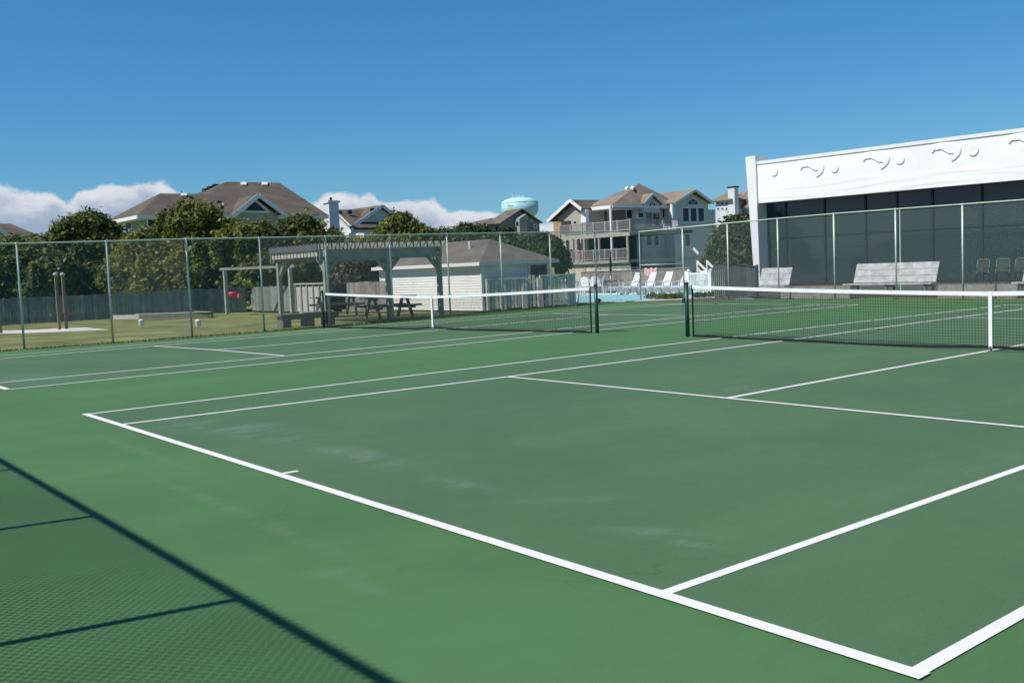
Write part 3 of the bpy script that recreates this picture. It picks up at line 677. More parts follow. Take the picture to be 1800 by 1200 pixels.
def leaf_obj(name, V, m, parent):
    nq = len(V)//4; me = bpy.data.meshes.new(name); org = np.array(ORG[parent.name])
    me.vertices.add(len(V)); me.vertices.foreach_set('co', (V-org).astype(np.float32).ravel())
    me.loops.add(nq*4); me.loops.foreach_set('vertex_index', np.arange(nq*4, dtype=np.int32))
    me.polygons.add(nq); me.polygons.foreach_set('loop_start', np.arange(0, nq*4, 4, dtype=np.int32)); me.polygons.foreach_set('loop_total', np.full(nq, 4, dtype=np.int32))
    me.materials.append(m); me.update(calc_edges=True); me.validate()
    o = bpy.data.objects.new(name, me); COL.objects.link(o); o.parent = parent; ORG[o.name] = ORG[parent.name]; return o
def tree(name, label, D, pts, n, size, m, seed, base=None, cat='tree', group=None, rough=.22, limb=True, depth=1.0):
    """pts: (u, v, radius_px_horizontal, radius_px_vertical[, extra depth]) lobes seen at distance D"""
    lobes = []
    for q in pts:
        u, v, ru, rv = q[:4]; v = v+(8 if group == TG else 0); Dd = D+(q[4] if len(q) > 4 else 0); c = far(u, v, Dd); k = Dd/FPX
        lobes.append((tuple(c), ru*k*depth, ru*k, rv*k))
    bu = base if base is not None else np.mean([q[0] for q in pts])
    b0 = far(bu, 0, D); B = np.array([b0[0], b0[1], 0.])
    t = thing(name, label, cat, B, group)
    leaf_obj('crown', leaves(lobes, n, size, seed, rough=rough), m, t)
    tr = MB(); rr = .04+.035*max(l[3] for l in lobes)
    top = np.array(lobes[0][0]); mid = B*.5+top*.5; mid[2] = top[2]*.45
    tr.tube([B, (B[0]*.8+mid[0]*.2, B[1]*.8+mid[1]*.2, mid[2]*.4), mid, top], [rr*1.2, rr, rr*.8, rr*.3], 7)
    if limb:
        for l in lobes[1:9]:
            c = np.array(l[0]); m1 = mid*.45+c*.55; m1[2] += .1; tr.tube([mid, m1, c], [rr*.6, rr*.4, rr*.15], 5)
    tr.build('trunk', BARK, t, True)
    return t
TG = 'trees and shrubs of the thicket'
tree('thicket_tree', 'dense low green shrub mass at the far left above the board fence', 50,
     [(20,470,60,40),(-40,470,60,45),(60,500,55,35),(30,440,40,16),(-10,510,60,30),(85,475,40,40)], 17000, .26, L_DARK, 1, group=TG)
tree('thicket_tree', 'tall domed tree standing above the thicket at the left', 53,
     [(150,400,42,30),(115,425,34,28),(185,425,34,28),(145,440,52,30),(150,383,26,17),(205,455,30,30),(100,455,32,30),(165,480,60,35),(130,505,60,25)], 26000, .24, L_DARK, 2, group=TG)
tree('thicket_tree', 'leafy tree hung with vines before the large brown roofed house', 51,
     [(270,430,45,30),(245,460,40,40),(290,470,50,40),(225,485,40,35),(290,405,26,20),(255,500,50,25),(225,435,20,15)], 20000, .24, L_OLIV, 3, group=TG)
tree('thicket_tree', 'tall bushy tree rising in front of the brown roof', 50.5,
     [(335,395,40,30),(320,370,24,22),(355,372,28,18),(300,385,18,18),(340,430,52,30),(385,400,26,24),(350,470,55,35),(330,502,50,25),(375,375,14,14)], 24000, .24, L_OLIV, 4, group=TG)
tree('thicket_tree', 'yellowish green tree below the triangular gable window', 50,
     [(430,415,36,28),(455,405,26,18),(400,440,34,30),(445,455,50,34),(430,495,50,28),(470,430,30,22)], 19000, .24, L_OLIV, 5, group=TG)
tree('thicket_tree', 'dark shrub tree at the right end of the thicket', 51,
     [(520,405,30,26),(545,415,30,24),(530,388,20,12),(520,450,45,40),(565,420,22,22),(490,480,40,40),(545,480,40,35),(590,415,12,14)], 22000, .24, L_DARK, 6, group=TG)
tree('grey_shrub', 'grey green shrub behind the brown board fence beside the shed', 50,
     [(620,475,32,28),(645,470,26,26),(600,485,26,24),(665,480,22,24),(630,500,40,18)], 13000, .22, L_GREY, 7, cat='shrub')
tree('round_tree', 'round green tree in front of the blue grey gabled house', 78,
     [(706,402,27,20),(682,416,22,16),(730,412,25,18),(703,388,18,12),(748,424,18,14),(664,428,16,10),(700,434,50,20),(630,432,20,10)], 20000, .34, L_OLIV, 8)
tree('distant_tree', 'low dark tree left of the grey gabled house', 100,
     [(800,418,34,14),(770,422,28,14),(835,415,24,14),(822,404,14,9),(760,414,14,8),(855,422,24,14),(800,432,60,14)], 14000, .42, L_FAR, 9)
tree('distant_tree', 'dark hedge like tree below the grey gabled house', 92,
     [(900,434,40,16),(870,434,30,16),(935,434,34,16),(965,434,24,16),(891,408,9,7),(960,420,16,8),(890,445,60,20),(950,450,40,22),(985,460,14,30)], 18000, .38, L_FAR, 10)
tree('corner_tree', 'large dark tree between the deck house and the glass building', 62,
     [(1290,430,34,36),(1310,405,22,26),(1270,445,26,28),(1300,460,40,28),(1255,470,20,20),(1330,440,30,40),(1320,388,14,14),(1285,395,14,12)], 20000, .28, L_FAR, 11)
tree('distant_tree', 'small dark shrub under the far left roof', 75, [(20,432,40,12),(60,428,30,10),(-20,432,30,12),(75,440,30,20)], 8000, .34, L_DARK, 12)
# hanging vines
for i, (u, v0_, v1_) in enumerate(((382,425,468),(424,432,455),(345,430,450))):
    p0 = far(u, v0_, 48.8); t = thing('hanging_vine', ['long yellow green vine hanging in the thicket opening', 'short yellow green vine right of the long hanging vine', 'short vine left of the long hanging vine'][i], 'vine', p0, 'vines hanging in the thicket')
    L_ = [(tuple(far(u+random.uniform(-3,3), v, 48.8)), .12, .12, .12) for v in range(v0_-6, v1_, 4)]
    leaf_obj('foliage', leaves(L_, 260, .16, 50+i), L_OLIV, t)
    MB().tube([L_[0][0], L_[-1][0]], .01, 4).build('stem', BARK, t)
for i, (u, v) in enumerate(((1145,521),(1163,523),(1178,523),(1194,521),(1229,520),(1248,519))):
    p = gnd(u, v+4); t = thing('bed_shrub', ['small dark shrub in the mulch at the left of the bed','low shrub second in the mulch bed before the pool','flat shrub third in the mulch bed before the pool','rounded shrub beside the near net post','shrub right of the near net post','last small shrub below the white vinyl fence'][i], 'shrub', p, 'small shrubs in the mulch bed')
    leaf_obj('foliage', leaves([((p[0],p[1],.09),.22,.22,.11)], 500, .07, 60+i), L_DARK, t)
    MB().tube([p,(p[0],p[1],.1)], .015, 5).build('stem', BARK, t)
# ragged grass along the court edge
gv = []
def tufts(pts, dens, hmax):
    out = []
    for a, b_ in zip(pts, pts[1:]):
        a = np.array(a); b_ = np.array(b_); L_ = np.linalg.norm(b_-a); k = int(L_*dens)
        nrm = np.array([-(b_-a)[1], (b_-a)[0]])/L_
        for _ in range(k):
            q = a+(b_-a)*random.random()+nrm*abs(random.gauss(0,.13)); h = random.uniform(.3,1)*hmax; w = .006+.004*random.random(); th = random.uniform(0,6.28)
            dx, dy = math.cos(th)*w, math.sin(th)*w; lx, ly = random.uniform(-.03,.03), random.uniform(-.03,.03)
            out += [(q[0]-dx,q[1]-dy,-.06),(q[0]+dx,q[1]+dy,-.06),(q[0]+lx+dx*.3,q[1]+ly+dy*.3,h),(q[0]+lx-dx*.3,q[1]+ly-dy*.3,h)]
    return out
gv = tufts([p for p in court_edge[1:9]], 260, .07)
V = np.array(gv); r0 = bpy.data.objects.new('tmp', None); ORG['tmp'] = (0,0,0)
og = leaf_obj('edge_grass', V, leaf_mat('grass blades', [(.05,.07,.02),(.09,.12,.03),(.14,.16,.05)]), r0); og.parent = None; bpy.data.objects.remove(r0)
og['kind'] = 'stuff'; og['label'] = 'ragged grass along the court edge'; og['category'] = 'grass'

# ------------------------------------------------------------------ houses
def sheet(m, pts): m.add(pts, [tuple(range(len(pts)))])
def roof_slab(name, faces, m, t, th=.12):
    mb = MB()
    for f in faces:
        mb.add(list(f), [tuple(range(len(f)))])
        mb.add([(p[0],p[1],p[2]-th) for p in f][::-1], [tuple(range(len(f)))])
        k = len(f)
        for i in range(k):
            a, b_ = f[i], f[(i+1) % k]; mb.add([a, b_, (b_[0],b_[1],b_[2]-th), (a[0],a[1],a[2]-th)], [(0,3,2,1)])
    return mb.build(name, m, t)
def win_x(t, X, u0, v0, u1, v1, name='window', fw=.09, frame=TRIM, glass=GLASSD, mull=0, proud=.04):
    a = onx(u0, (v0+v1)/2, X); b_ = onx(u1, (v0+v1)/2, X); um = (u0+u1)/2; z1 = float(onx(um, v0, X)[2]); z0 = float(onx(um, v1, X)[2])
    y0, y1 = sorted((float(a[1]), float(b_[1])))
    w = MB().box(X+.005, X+proud, y0, y1, z0, z1).build(name, frame, t)
    if y1-y0 > 2.5*fw and z1-z0 > 2.5*fw:
        g_ = MB(); k = mull+1; wy = (y1-y0-fw)/k
        for i in range(k): g_.box(X+proud+.001, X+proud+.012, y0+fw/2+wy*i+fw/2, y0+fw/2+wy*(i+1)-fw/2, z0+fw, z1-fw)
        g_.build('pane', glass, w)
    return w
def win_y(t, Y, u0, v0, u1, v1, name='window', fw=.09, frame=TRIM, glass=GLASSD, proud=.04):
    a = ony(u0, (v0+v1)/2, Y); b_ = ony(u1, (v0+v1)/2, Y); um = (u0+u1)/2; z1 = float(ony(um, v0, Y)[2]); z0 = float(ony(um, v1, Y)[2])
    x0, x1 = sorted((float(a[0]), float(b_[0])))
    w = MB().box(x0, x1, Y-proud, Y-.005, z0, z1).build(name, frame, t)
    if x1-x0 > 2.5*fw and z1-z0 > 2.5*fw: MB().box(x0+fw, x1-fw, Y-proud-.012, Y-proud-.001, z0+fw, z1-fw).build('pane', glass, w)
    return w
def arch_win(t, X, uc, vb, ru, rv, name='arched_window', fw=.1):
    c = onx(uc, vb, X); y = float(c[1]); z = float(c[2]); ry = abs(float(onx(uc+ru, vb, X)[1])-y); rz = abs(float(onx(uc, vb-rv, X)[2])-z)
    pts = [(X+.005, y+ry*math.cos(a), z+rz*math.sin(a)) for a in [math.pi*i/16 for i in range(17)]]
    w = MB().prism(pts, (.04,0,0)).build(name, TRIM, t)
    k1 = 1-fw/ry; pts = [(X+.046, y+ry*k1*math.cos(a), z+fw*.8+(rz-fw*1.6)*math.sin(a)) for a in [math.pi*i/16 for i in range(17)]]
    MB().prism(pts, (.01,0,0)).build('pane', GLASSD, w)
    mu = MB()
    for a in (math.pi/3, 2*math.pi/3): mu.beam((X+.062,y,z+fw),(X+.062,y+ry*k1*math.cos(a),z+rz*.85*math.sin(a)),.02,.05)
    mu.build('muntin', TRIM, w)
    return w

def roof_patch(t, name, m, face, u0, v0, u1, v1, th=.14, sk=0):
    a, b_, c_ = (Vector(p) for p in face[:3]); n = (b_-a).cross(c_-a).normalized(); n = n if n.z > 0 else -n
    P_ = [Vector(onplane(u, v, np.array(a), np.array(n))) for u, v in ((u0+sk,v0),(u1+sk,v0),(u1-sk,v1),(u0-sk,v1))]
    return MB().prism([p-n*.05 for p in P_], n*(th+.05)).build(name, m, t)
# --- large brown roofed house at the left
D0 = 76; cn = far(241,378,D0); HX = float(cn[0]); HY = float(cn[1]); EZ = float(cn[2])
yR = float(onx(577,383,HX)[1]); xL = float(ony(208,386,HY)[0])
t = thing('house', 'large house with broad brown hip roof and triangular gable window behind the thicket', 'house', (HX,HY,0), 'houses beyond the trees')
ov = .6
MB().box(xL+ov, HX-ov, HY+ov, yR-ov, 0, EZ-.2).build('wall', HOLV, t)
Xr = HX-7.5
rl_ = onx(281,340,HX-4.2); rm = onx(350,340,HX-4.2)
ra, rb = onx(398,320.5,Xr), onx(491,320.5,Xr)
zr = float(ra[2])*.5+float(rb[2])*.5; y_a, y_b = float(ra[1]), float(rb[1])
XB = 2*Xr-HX
ymid = float(onx(305,378,HX)[1])
roof_slab('roof', [[(HX,ymid,EZ),(HX,yR,EZ),(Xr,y_b,zr),(Xr,y_a,zr)], [(HX,yR,EZ),(XB,yR,EZ),(Xr,y_b,zr)], [(XB,yR,EZ),(XB,ymid,EZ),(Xr,y_a,zr),(Xr,y_b,zr)], [(XB,ymid,EZ),(HX,ymid,EZ),(Xr,y_a,zr)]], ROOFB, t)
zl = float(rl_[2]); yl = float(rl_[1]); Xl = HX-4.2; XLb = min(xL, HX-8.4)
roof_slab('wing_roof', [[(HX+.01,HY,EZ-.01),(HX+.01,y_a,EZ-.01),(Xl,y_a,zl),(Xl,yl,zl)], [(XLb,HY,EZ-.01),(HX+.01,HY,EZ-.01),(Xl,yl,zl)], [(XLb,y_a,EZ-.01),(XLb,HY,EZ-.01),(Xl,yl,zl),(Xl,y_a,zl)]], ROOFB, t)
MB().box(XLb,HX+.02,HY-.06,HY-.005,EZ-.28,EZ-.02).build('fascia', WHITE, t)
MB().box(HX+.015,HX+.07,HY,yR,EZ-.28,EZ-.02).build('fascia', TRIM, t)
MB().box(XB,HX,yR+.005,yR+.06,EZ-.28,EZ-.02).build('fascia', TRIM, t)
MB().box(XLb+.1,HX-.05,HY+.05,yR-.05,EZ-.33,EZ-.285).build('soffit', TRIM, t)
# gable
gx = HX+.6; ap = onx(448,341,gx); gl = onx(410,376,gx); gr = onx(503,378,gx); gz = float(gl[2])*.5+float(gr[2])*.5
gy0, gy1, gya, gza = float(gl[1]), float(gr[1]), float(ap[1]), float(ap[2]); gya = (gy0+gy1)/2
wy0, wy1 = gy0+.5, gy1-.5
MB().prism([(gx-.5,wy0,0),(gx-.5,wy1,0),(gx-.5,wy1,gz),(gx-.5,gya,gza-.45),(gx-.5,wy0,gz)], (-4,0,0)).build('gable_wall', HOLV, t)
roof_slab('gable_roof', [[(gx,gy0,gz),(gx,gya,gza),(gx-7,gya,gza),(gx-4.5,gy0,gz)][::1], [(gx,gya,gza),(gx,gy1,gz),(gx-4.5,gy1,gz),(gx-7,gya,gza)]], ROOFB, t)
rk = MB()
rk.beam((gx+.03,gy0,gz-.10),(gx+.03,gya,gza-.10),.06,.34); rk.beam((gx+.035,gya,gza-.10),(gx+.035,gy1,gz-.10),.06,.34); rk.build('rake_trim', TRIM, t)
X_ = gx-.5
tw = [onx(428,370,X_), onx(472,371,X_), onx(446,352,X_)]
w_ = MB().prism([tuple(p+np.array([.005,0,0])) for p in (onx(423,373,X_), onx(477,374.5,X_), onx(447,348,X_))], (.05,0,0)).build('triangular_window', TRIM, t)
MB().prism([tuple(p+np.array([.058,0,0])) for p in (onx(430,370.3,X_), onx(468,371.3,X_), onx(446.5,353.5,X_))], (.01,0,0)).build('pane', GLASSD, w_)
win_x(t, HX-ov, 487,382,503,401); win_x(t, HX-ov, 508,382,522,401); win_x(t, HX-ov, 258,384,275,400)
win_x(t, HX-ov, 540,384,556,402)
win_y(t, HY+ov, 222,390,232,404)
f1 = [(HX,ymid,EZ),(HX,yR,EZ),(Xr,y_b,zr)]; f2 = [(HX,HY,EZ),(HX,y_a,EZ),(Xl,yl,zl)]
roof_patch(t, 'skylight', WHITE, f2, 318,342.5,328,346); roof_patch(t, 'skylight', WHITE, f1, 423,322.5,433,327); roof_patch(t, 'skylight', WHITE, f1, 460,322.5,470,327)
for (u, v) in ((362,334),(370,330),(379,326.5)):
    c = onx(u, v, Xr-1.0); MB().box(c[0]-.3,c[0]+.3,c[1]-.25,c[1]+.25,c[2]-.5,c[2]+.12).build('roof_vent', DKMET, t)
c = onx(393,360,HX-2); MB().tube([(c[0],c[1],c[2]-.8),(c[0],c[1],c[2]+.15)],.09,8).build('vent_pipe', WHITE, t)

# --- far left roof
cn = far(76,417,88); t = thing('house', 'house roof with grey gable at the far left edge', 'house', (cn[0],cn[1],0), 'houses beyond the trees')
X0 = float(cn[0]); yR = float(cn[1]); EZ = float(cn[2]); rr_ = onx(18,393,X0-5); yL = yR-14
roof_slab('roof', [[(X0,yL,EZ),(X0,yR,EZ),(X0-5,float(rr_[1]),float(rr_[2])),(X0-5,yL+3,float(rr_[2]))],[(X0,yR,EZ),(X0-10,yR,EZ),(X0-5,float(rr_[1]),float(rr_[2]))]], ROOFB, t)
MB().box(X0-9.5,X0-.5,yL+.5,yR-.5,0,EZ-.12).build('wall', HDKG, t)
MB().box(X0+.005,X0+.06,yL,yR,EZ-.3,EZ-.02).build('fascia', TRIM, t)
ga = onx(-10,395,X0+1); gb = onx(22,420,X0+1); gy = float(gb[1])-float(ga[1])
MB().prism([(X0+.9,float(ga[1])-gy+.4,0),(X0+.9,float(gb[1])-.4,0),(X0+.9,float(gb[1])-.4,float(gb[2])),(X0+.9,float(ga[1]),float(ga[2])-.35),(X0+.9,float(ga[1])-gy+.4,float(gb[2]))], (-3,0,0)).build('gable_wall', HGREY, t)
roof_slab('gable_roof', [[(X0+1.2,float(ga[1]),float(ga[2])),(X0+1.2,float(gb[1]),float(gb[2])),(X0-3,float(gb[1]),float(gb[2])),(X0-5,float(ga[1]),float(ga[2]))]], ROOFB, t)
MB().beam((X0+1.23,float(ga[1]),float(ga[2])-.1),(X0+1.23,float(gb[1]),float(gb[2])-.1),.05,.28).build('rake_trim', TRIM, t)

# --- chimney house behind (570-695)
D0 = 100; t_c = far(633,392,D0); X0 = float(t_c[0]); t = thing('house', 'blue grey gabled house with white chimney behind the round tree', 'house', (t_c[0],t_c[1],0), 'houses beyond the trees')
apx = onx(672,360,X0); el = onx(618,398,X0); er = onx(720,396,X0)
# gable facing +X : apex 672,360 , left eave (620,397)
zE = float(el[2]); yL, yR, yA, zA = float(el[1]), float(er[1]), float(apx[1]), float(apx[2])
MB().prism([(X0-.3,yL+.35,0),(X0-.3,yR-.35,0),(X0-.3,yR-.35,zE),(X0-.3,yA,zA-.35),(X0-.3,yL+.35,zE)], (-9,0,0)).build('wall', HGREY, t)
roof_slab('roof', [[(X0,yL,zE),(X0,yA,zA),(X0-13,yA,zA),(X0-13,yL,zE)],[(X0,yA,zA),(X0,yR,zE),(X0-13,yR,zE),(X0-13,yA,zA)]], ROOFB, t)
MB().beam((X0+.03,yL,zE-.1),(X0+.03,yA,zA-.1),.06,.32).build('rake_trim', TRIM, t)
MB().beam((X0+.03,yA,zA-.1),(X0+.03,yR,zE-.1),.06,.32).build('rake_trim', TRIM, t)
win_x(t, X0-.3, 636,402,652,418)
# lit wing facing -Y, gable descending: ridge 590,366..., white wall
Yw = yL-.2
gp = [ony(584,372,Yw), ony(616,403,Yw), ony(616,425,Yw), ony(590,425,Yw), ony(584,415,Yw)]
MB().prism([ony(588,374,Yw), ony(617,404,Yw), ony(617,440,Yw), ony(586,440,Yw)], (0,3,0)).build('side_wall', HWHITE, t)
MB().prism([ony(584,368,Yw-.3), ony(618,401,Yw-.3), ony(618,404.5,Yw-.3), ony(584,372,Yw-.3)], (0,.25,0)).build('rake_trim', WHITE, t)
q = [ony(584,368.5,Yw-.3), ony(617,400,Yw-.3)]
roof_slab('wing_roof', [[tuple(q[0]),tuple(q[1]),(q[1][0],q[1][1]+3.2,q[1][2]),(q[0][0],q[0][1]+7.5,q[0][2])]], ROOFB, t)
q = [ony(570,386,Yw-1), ony(602,406,Yw-1)]
roof_slab('porch_roof', [[tuple(ony(566,384,Yw-1)),tuple(ony(584,388,Yw-1)),tuple(ony(602,409,Yw-2.5)),tuple(ony(564,409,Yw-2.5))]], ROOFB, t)
MB().prism([ony(604,410,Yw-.4), ony(640,410,Yw-.4), ony(640,425,Yw-.4), ony(604,425,Yw-.4)], (0,.3,0)).build('porch', WHITE, t)
ch = far(578,372,97); k = 97/FPX
zt_ = float(far(578,357,97)[2]); 
c1 = MB().box(ch[0]-.45*1.2,ch[0]+.55,ch[1]-.25,ch[1]+.8,0,zt_).build('chimney', HWHITE, t)
MB().box(ch[0]-.65,ch[0]+.67,ch[1]-.37,ch[1]+.92,zt_+.002,zt_+.2).build('chimney_cap', WHITE, c1)
MB().tube([(ch[0],ch[1]+.3,zt_+.2),(ch[0],ch[1]+.3,zt_+.55)],.12,8).build('flue', DKMET, c1)
for u, v in ((596,370),(614,369),(654,366)):
    c = far(u, v, 101); MB().box(c[0]-.15,c[0]+.15,c[1]-.15,c[1]+.2,c[2]-.4,c[2]+.0).build('roof_vent', DKMET, t)

# --- grey gabled house below the water tower
D0 = 140; bse = far(918,400,D0); X0 = float(bse[0]); t = thing('house', 'dark grey gabled house in front of the water tower', 'house', (bse[0],bse[1],0), 'houses beyond the trees')
apx = onx(918,366.5,X0); el = onx(880,392,X0); er = onx(954,390,X0)
zE = .5*(float(el[2])+float(er[2])); yL, yR, yA, zA = float(el[1]), float(er[1]), float(apx[1]), float(apx[2])
MB().prism([(X0-.4,yL+.3,0),(X0-.4,yR-.3,0),(X0-.4,yR-.3,zE),(X0-.4,yA,zA-.4),(X0-.4,yL+.3,zE)], (-3,0,0)).build('wall', HDKG, t)
roof_slab('roof', [[(X0,yL,zE),(X0,yA,zA),(X0-3.6,yA,zA),(X0-3.6,yL,zE)],[(X0,yA,zA),(X0,yR,zE),(X0-3.6,yR,zE),(X0-3.6,yA,zA)]], ROOFG, t)
yb = float(onx(917,400,X0-.4)[1]); ya_ = float(onx(904,400,X0-.4)[1])
MB().prism([(X0-.39,ya_,2),(X0-.39,yb,2),(X0-.39,yb,float(onx(917,377,X0-.4)[2])),(X0-.39,ya_,float(onx(904,385,X0-.4)[2]))],(1.2,0,0)).build('stair_tower', mat('pale grey shingles',(.36,.34,.32),.9,.1,1), t)
for r_ in ((906,390,912,398),(923,379,927,386),(932,386,936,390),(938,394,943,401)): win_x(t, X0-.4 if r_[0] > 917 else X0+.81, *r_, fw=.12)
wl = [onx(846,395,X0-.5), onx(882,382,X0-5)]
MB().box(X0-9,X0-1.2,float(wl[0][1])+.5,yL+1,0,float(wl[0][2])-.1).build('wing_wall', HDKG, t)
e0 = onx(846,394,X0-.6); e1 = onx(890,394,X0-.6); q0 = onx(865,383,X0-5); q1 = onx(895,382,X0-5)
roof_slab('wing_roof', [[tuple(e0),(float(e1[0]),float(e1[1]),float(e0[2])),(float(q1[0]),float(q1[1]),float(q0[2])),tuple(q0)],[(X0-9.4,float(e0[1]),float(e0[2])),tuple(e0),tuple(q0)]], ROOFG, t)
for u0 in (853,861,870): win_x(t, X0-1.2, u0,397,u0+5,407, fw=.1, frame=mat('grey trim',(.4,.42,.45),.7,.05))

# --- deck house (960-1250)
D0 = 100; nc = far(1076,360,D0); X0 = float(nc[0]); Y0 = float(nc[1]); EZ = float(nc[2])
t = thing('house', 'large grey house with tan hip roof and two levels of decks beyond the pool', 'house', (X0,Y0,0), 'houses beyond the trees')
XR = (X0+float(ony(1023,366,Y0)[0]))/2; ap = onx(1123,322.5,XR); zA = float(ap[2]); yAp = float(ap[1]); yR = float(onx(1200,358,X0)[1]); XBk = float(ony(1023,366,Y0)[0])
yAp2 = max(yAp, yR-(yAp-Y0))
roof_slab('roof', [[(X0,Y0,EZ),(X0,yR,EZ),(XR,yAp2,zA),(XR,yAp,zA)],[(XBk,Y0,EZ),(X0,Y0,EZ),(XR,yAp,zA)],[(X0,yR,EZ),(XBk,yR,EZ),(XR,yAp2,zA)],[(XBk,yR,EZ),(XBk,Y0,EZ),(XR,yAp,zA),(XR,yAp2,zA)]], ROOFT, t)
MB().box(XBk,X0,Y0-.07,Y0-.005,EZ-.36,EZ-.02).build('fascia', WHITE, t)
MB().box(X0+.005,X0+.07,Y0,yR,EZ-.30,EZ-.02).build('fascia', TRIM, t)
MB().box(XBk+.1,X0-.1,Y0+.1,yR-.1,EZ-.40,EZ-.37).build('soffit', TRIM, t)
ff = [(XBk,Y0,EZ),(X0,Y0,EZ),(XR,yAp,zA)]
roof_patch(t, 'skylight', WHITE, ff, 1099.5,330.5,1104,334, sk=1.2); roof_patch(t, 'skylight', WHITE, ff, 1109.5,329.5,1114.5,333, sk=1.2)
# body: porch recess between 1076 and 1120, wall further right
XW = X0-.7
yP = float(onx(1117,380,XW)[1])
MB().box(XBk+1,XW,yP,yR+6,-.5,EZ-.41).build('wall', HGREY, t)
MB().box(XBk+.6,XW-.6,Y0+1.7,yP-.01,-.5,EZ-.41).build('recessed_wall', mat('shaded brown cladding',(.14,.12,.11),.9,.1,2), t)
# screened porch posts and tall openings on the sunny side
YS = Y0+1.55
for u in (1031,1038,1045,1053,1061,1069):
    q_ = ony(u, 378, YS); MB().box(q_[0]-.10,q_[0]+.10,YS-.05,YS+.05,float(ony(u,391,YS)[2])-.3,EZ-.42).build('porch_post', WOODL, t)
win_x(t, XW-.6, 1100,368,1115,385)
# windows front
win_x(t, XW, 1121,365,1131,384); 
dw = win_x(t, XW, 1134,366,1160,400, name='patio_door', mull=1, glass=mat('blue grey glass',(.05,.09,.13),.08,0,spec=.7))
win_x(t, XW, 1163,366,1173,384); win_x(t, XW, 1175,366,1183,384)
# small dormer gable
gx = X0+.35; a_ = onx(1148,339.5,gx); l_ = onx(1132,357,gx); r_ = onx(1166,356,gx); gz = .5*(float(l_[2])+float(r_[2]))
y0_, y1_, ya_, za_ = float(l_[1]), float(r_[1]), float(a_[1]), float(a_[2])
MB().prism([(gx-.3,y0_+.3,gz-1.0),(gx-.3,y1_-.3,gz-1.0),(gx-.3,y1_-.3,gz),(gx-.3,ya_,za_-.3),(gx-.3,y0_+.3,gz)],(-2,0,0)).build('dormer_wall', HGREY, t)
roof_slab('dormer_roof', [[(gx,y0_,gz),(gx,ya_,za_),(gx-4.5,ya_,za_),(gx-2.0,y0_,gz)],[(gx,ya_,za_),(gx,y1_,gz),(gx-2.0,y1_,gz),(gx-4.5,ya_,za_)]], ROOFT, t)
MB().beam((gx+.03,y0_,gz-.08),(gx+.03,ya_,za_-.08),.05,.22).build('rake_trim', TRIM, t)
MB().beam((gx+.03,ya_,za_-.08),(gx+.03,y1_,gz-.08),.05,.22).build('rake_trim', TRIM, t)
arch_win(t, gx-.3, 1146.5,362.5,6.5,8.5)
# right gable wing
gx = X0+1.2; a_ = onx(1222,332.5,gx); l_ = onx(1186,358,gx); r_ = onx(1254,353,gx); gz = .5*(float(l_[2])+float(r_[2]))
y0_, y1_, ya_, za_ = float(l_[1]), float(r_[1]), float(a_[1]), float(a_[2])
gw = gx-.5
MB().prism([(gw,y0_+.35,-.5),(gw,y1_-.3,-.5),(gw,y1_-.3,gz),(gw,ya_,za_-.4),(gw,y0_+.35,gz)],(-9,0,0)).build('gable_wall', HGREY, t)
roof_slab('gable_roof', [[(gx,y0_,gz),(gx,ya_,za_),(gx-11,ya_,za_),(gx-11,y0_,gz)],[(gx,ya_,za_),(gx,y1_,gz),(gx-11,y1_,gz),(gx-11,ya_,za_)]], ROOFT, t)
MB().beam((gx+.03,y0_,gz-.1),(gx+.03,ya_,za_-.1),.06,.26).build('rake_trim', TRIM, t)
MB().beam((gx+.03,ya_,za_-.1),(gx+.03,y1_,gz-.1),.06,.26).build('rake_trim', TRIM, t)
arch_win(t, gw, 1218,361,9.5,12)
win_x(t, gw, 1199,364,1211.5,391,fw=.12); win_x(t, gw, 1212.5,364,1225,391,fw=.12); win_x(t, gw, 1226,364,1238,391,fw=.12)
win_x(t, gw, 1203,410,1213,434,fw=.1); win_x(t, gw, 1135,412,1146,432,fw=.1) if False else None
win_x(t, XW, 1136,413,1146,433); win_x(t, XW, 1149,413,1158,433)
MB().box(gw-.2,gw+.1,y0_+.05,y0_+.33,float(onx(1188,386,gw)[2]),gz-.1).build('corner_board', WHITE, t)
# left gable wing facing -Y
YG = Y0-1.5; a_ = ony(1002,351,YG); l_ = ony(962,388,YG); r_ = ony(1022,366.5,YG)
xa, xz = float(a_[0]), float(a_[2]); xl, zl = float(l_[0]), float(l_[2]); xr = 2*xa-xl; xr = float(r_[0]); zr_ = float(r_[2])
MB().prism([(xl+1.0,YG+.6,2.0),(xr-.1,YG+.6,2.0),(xr-.1,YG+.6,zr_),(xa,YG+.6,xz-.35),(xl+1.0,YG+.6,zl+.3)],(0,7,0)).build('wing_wall', HTAN, t)
roof_slab('wing_roof', [[(xl,YG,zl),(xa,YG,xz),(xa,YG+9,xz),(xl,YG+9,zl)],[(xa,YG,xz),(xr,YG,zr_),(xr,YG+9,zr_),(xa,YG+9,xz)]], ROOFB, t)
MB().beam((xl,YG-.03,zl-.08),(xa,YG-.03,xz-.08),.06,.32).build('rake_trim', WHITE, t)
MB().beam((xa,YG-.035,xz-.08),(xr,YG-.035,zr_-.08),.06,.32).build('rake_trim', WHITE, t)
win_y(t, YG+.6, 1008,388,1014,394, fw=.05)
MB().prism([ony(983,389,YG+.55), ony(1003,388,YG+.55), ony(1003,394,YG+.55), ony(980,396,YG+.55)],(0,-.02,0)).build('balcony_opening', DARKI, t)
MB().prism([ony(1021,369,YG+.5), ony(1030,368,YG+.5), ony(1030,391,YG+.5), ony(1021,392,YG+.5)],(0,.4,0)).build('white_panel', WHITE, t)
